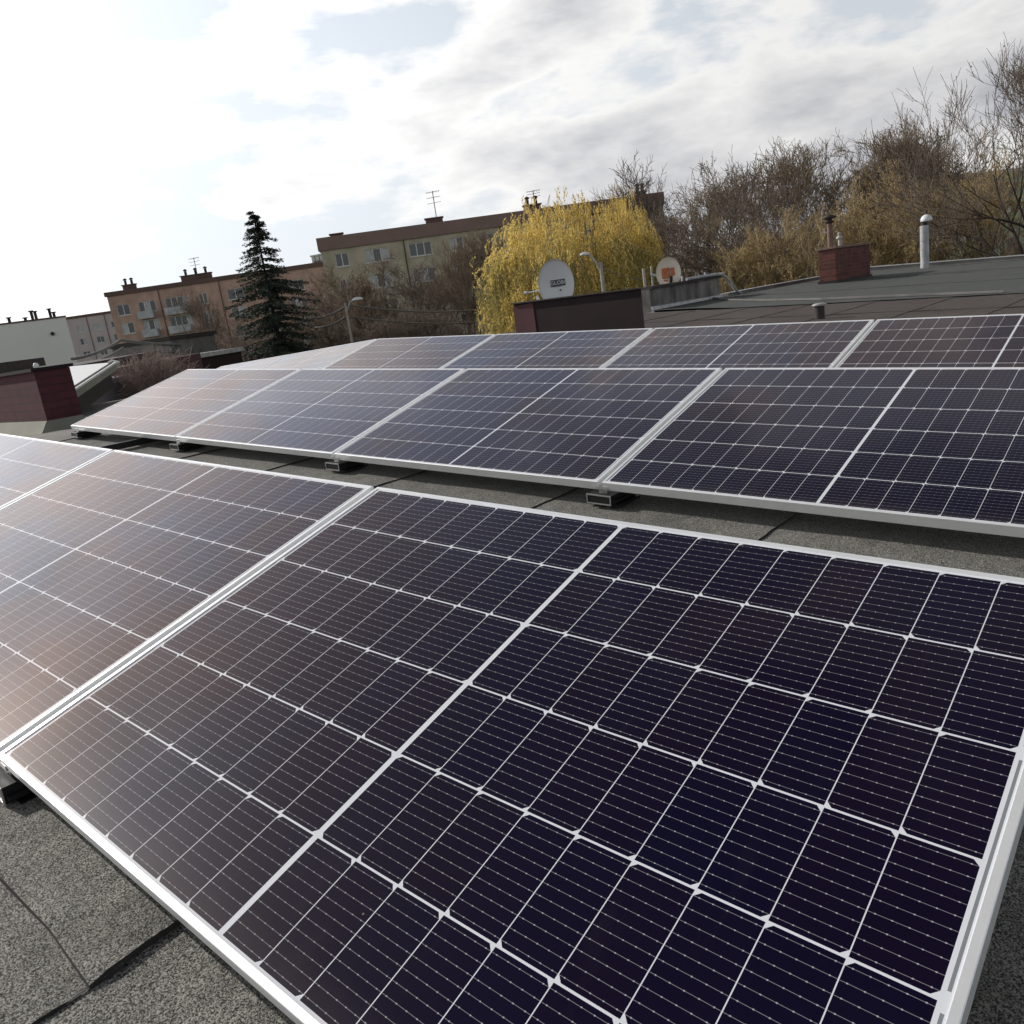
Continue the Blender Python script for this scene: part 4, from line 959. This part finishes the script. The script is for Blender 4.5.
# golden willow
def willow(seed):
    rs = np.random.RandomState(seed)
    S, _ = grow(seed + 1, 10.0, 1.15, .2, kids=(8, 5, 4, 3, 3), up=.35)
    zmax = max(s[1][2] for l in S for s in l); sc = 10.0 / zmax
    for l in S:
        for i, s in enumerate(l): l[i] = (s[0] * sc, s[1] * sc, max(s[2] * sc, .012), max(s[3] * sc, .01))
    v1, f1 = tubes_np(segs(S[0] + S[1] + S[2]), 5); v3, f3 = tubes_np(segs(S[3] + S[4]), 3)
    C = []; U_ = []
    # drooping leafy strands grouped in clumps over the whole crown
    for k in range(430):
        th = rs.uniform(0, 2 * np.pi); ph = math.acos(rs.uniform(-.75, 1)); r = rs.uniform(.42, 1.0) ** .5
        c = np.array([4.2 * math.sin(ph) * math.cos(th) * r, 4.2 * math.sin(ph) * math.sin(th) * r, 5.9 + 3.6 * math.cos(ph) * r])
        c[:2] *= 1 + .10 * math.sin(3 * th + 1) + .06 * math.sin(7 * th); c[2] += .35 * math.sin(2 * c[0]) * math.sin(1.7 * c[1] + 1) - (.5 if rs.rand() < .15 else 0)
        s = rs.uniform(.18, .62)
        for q in range(int(20 * s) + 4):
            p0 = c + np.clip(rs.normal(size=3), -1.6, 1.6) * s * np.array([.6, .6, .5]); L = rs.uniform(.18, .62); n_ = int(L * 38); t = np.linspace(0, 1, n_)[:, None]
            sw = np.array([c[0] * .10 + rs.normal() * .12, c[1] * .10 + rs.normal() * .12, -1.0])
            C.append(p0 + sw * t * L + np.array([c[0], c[1], 0]) * .05 * np.sin(t * 3) + rs.normal(size=(n_, 3)) * .022); U_.append(np.tile([0, 0, -.9], (n_, 1)))
    v4, f4 = leaves_np(np.concatenate(C), .022, .050, rs, np.concatenate(U_))
    # upright wisps on the top
    C = []; 
    for k in range(14):
        a = rs.uniform(0, 6.3); r = rs.uniform(0, 2.6); z0 = 5.9 + 3.6 * math.sqrt(max(0, 1 - (r / 4.2) ** 2)); n_ = 80; t = rs.rand(n_, 1); d = np.array([rs.normal() * .25, rs.normal() * .25, 1]); L = rs.uniform(.3, .6)
        C.append(np.array([r * math.cos(a), r * math.sin(a), z0 - .6]) + d * t * L + np.clip(rs.normal(size=(n_, 3)), -1.5, 1.5) * .05)
    v5, f5 = leaves_np(np.concatenate(C), .022, .045, rs)
    # hanging curtain of shoots
    A = []; B_ = []; C = []
    for k in range(420):
        a = rs.uniform(0, 2 * np.pi); r = rs.uniform(2.9, 4.35); z0 = 5.2 + 3.2 * math.sqrt(max(0, 1 - (r / 4.6) ** 2)); L = rs.uniform(1.2, 3.6); n_ = int(L * 26)
        t = np.linspace(0, 1, n_)[:, None]; p0 = np.array([r * math.cos(a), r * math.sin(a), z0]); sw = np.array([rs.normal() * .12, rs.normal() * .12, -1])
        C.append(p0 + sw * t * L + rs.normal(size=(n_, 3)) * .035); A.append(p0); B_.append(p0 + sw * L)
    v6, f6 = leaves_np(np.concatenate(C), .022, .065, rs, np.tile([0, 0, -1.2], (sum(len(c) for c in C), 1)))
    v7, f7 = tubes_np((np.array(A), np.array(B_), np.full(len(A), .008), np.full(len(A), .004)), 3)
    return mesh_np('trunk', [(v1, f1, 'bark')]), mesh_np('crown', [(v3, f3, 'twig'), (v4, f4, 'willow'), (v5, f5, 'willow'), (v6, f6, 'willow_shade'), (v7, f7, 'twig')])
wl = willow(6)
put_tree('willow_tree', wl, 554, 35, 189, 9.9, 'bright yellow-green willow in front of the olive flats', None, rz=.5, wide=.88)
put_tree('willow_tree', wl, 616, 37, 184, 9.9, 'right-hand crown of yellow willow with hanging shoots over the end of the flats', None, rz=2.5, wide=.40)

# hedge strip in front of the flats, far ground cover
rs = np.random.RandomState(2); C = []
for k in range(240):
    x = rs.uniform(240, 500); D = rs.uniform(38, 62); p = at(x, 330, D); m_ = 70; s = rs.uniform(.5, 1.1)
    C.append(np.array([p.x, p.y, gz + s * 1.2]) + rs.normal(size=(m_, 3)) * s)
for k in range(200):
    x = rs.uniform(680, 1060); D = rs.uniform(42, 60); p = at(x, 300, D); m_ = 60; s = rs.uniform(.5, 1.2)
    C.append(np.array([p.x, p.y, gz + s * 1.2]) + rs.normal(size=(m_, 3)) * s)
v, f = leaves_np(np.concatenate(C), .07, .11, rs)
o = bpy.data.objects.new('undergrowth', mesh_np('undergrowth', [(v, f, 'hedge')])); COL.objects.link(o)
tag(o, 'low dark undergrowth at the foot of the trees and flats', 'undergrowth', kind='stuff')

# ------------------------------------------------------------------ street lamps and cables
def lamp(x, D, ytop, arm_x, arm_y, label, rad=.10, hl=.3):
    top = at(x, ytop, D); e = at(arm_x, arm_y, D)
    t = empty('street_lamp', (top.x, top.y, gz), label=label, cat='street lamp', group='street lamps on concrete poles')
    H_ = top.z - gz
    b = MB(); b.tube([(0, 0, 0), (0, 0, H_)], [rad * 1.3, rad], 10); b.build('pole', 'pole', t)
    d = Vector((e.x - top.x, e.y - top.y, e.z - top.z))
    b = MB(); b.tube([(0, 0, H_ - .35), (d.x * .4, d.y * .4, H_ + d.z * .3), (d.x * .8, d.y * .8, H_ + d.z)], .03, 8); b.build('arm', 'zinc', t)
    b = MB(); n = 14; rr = []
    dirv = Vector((d.x, d.y, 0)).normalized(); q = Vector((-dirv.y, dirv.x, 0)); c = Vector((d.x, d.y, H_ + d.z))
    for i in range(9):
        u = -1 + 2 * i / 8; r = math.sqrt(max(0.001, 1 - u * u)); rr.append((u, r))
    vs = []
    for u, r in rr:
        for k in range(n):
            a = 2 * math.pi * k / n; vs.append(c + dirv * u * hl + q * math.cos(a) * r * hl * .45 + Vector((0, 0, 1)) * math.sin(a) * r * hl * (.45 if math.sin(a) > 0 else .2))
    b.add(vs, [(i * n + k, i * n + (k + 1) % n, (i + 1) * n + (k + 1) % n, (i + 1) * n + k) for i in range(8) for k in range(n)], 0, True)
    b.build('lamp_head', 'lampw', t)
    return t
lamp(345, 33, 303, 357.5, 299.5, 'street lamp on a pole rising behind the bend of the farthest row, holding the cables', .045, .22)
lamp(600.5, 27, 262, 585, 254.5, 'street lamp in front of the yellow willow, right of the white dish', .058, .17)
def cable(x0, y0, D0, x1, y1, D1, label, r=.028, sag=.25):
    a, c = at(x0, y0, D0), at(x1, y1, D1); pts = [a.lerp(c, i / 16) - Vector((0, 0, sag * 4 * (i / 16) * (1 - i / 16))) for i in range(17)]
    b = MB(); b.tube(pts, r, 6); b.build('overhead_cable', 'cable', label=label, cat='cable', group='overhead cables between the poles')
cable(345, 307, 33, 311, 318.5, 36, 'upper overhead cable running left from the lamp post to the spruce', .04, .1)
cable(345, 317.5, 33, 315, 327.5, 36, 'lower overhead cable running left from the lamp post', .04, .1)
cable(345, 304.5, 33, 500, 307, 40, 'upper overhead cable running right from the lamp post to the willow', .035, .25)
cable(346, 316, 33, 500, 319, 40, 'lower overhead cable running right from the lamp post to the willow', .03, .25)
cable(72, 359, 30, 121, 340, 34, 'upper pale cable in front of the mauve flats', .05, .1)
cable(76, 366, 30, 123, 348, 34, 'lower pale cable in front of the mauve flats', .05, .1)
cable(121, 340, 34, 180, 344.5, 36, 'pale cable in front of the brown flats above the twiggy bush', .06, .05)
cable(601, 268, 27, 690, 281, 30, 'thin cable running right from the lamp by the white dish', .014, .2)
cable(132, 348, 34, 176, 352, 36, 'lower short cable in front of the brown flats', .035, .05)

for o in bpy.data.objects:
    if o.type == 'MESH': o.data.name = o.name.split('.')[0]
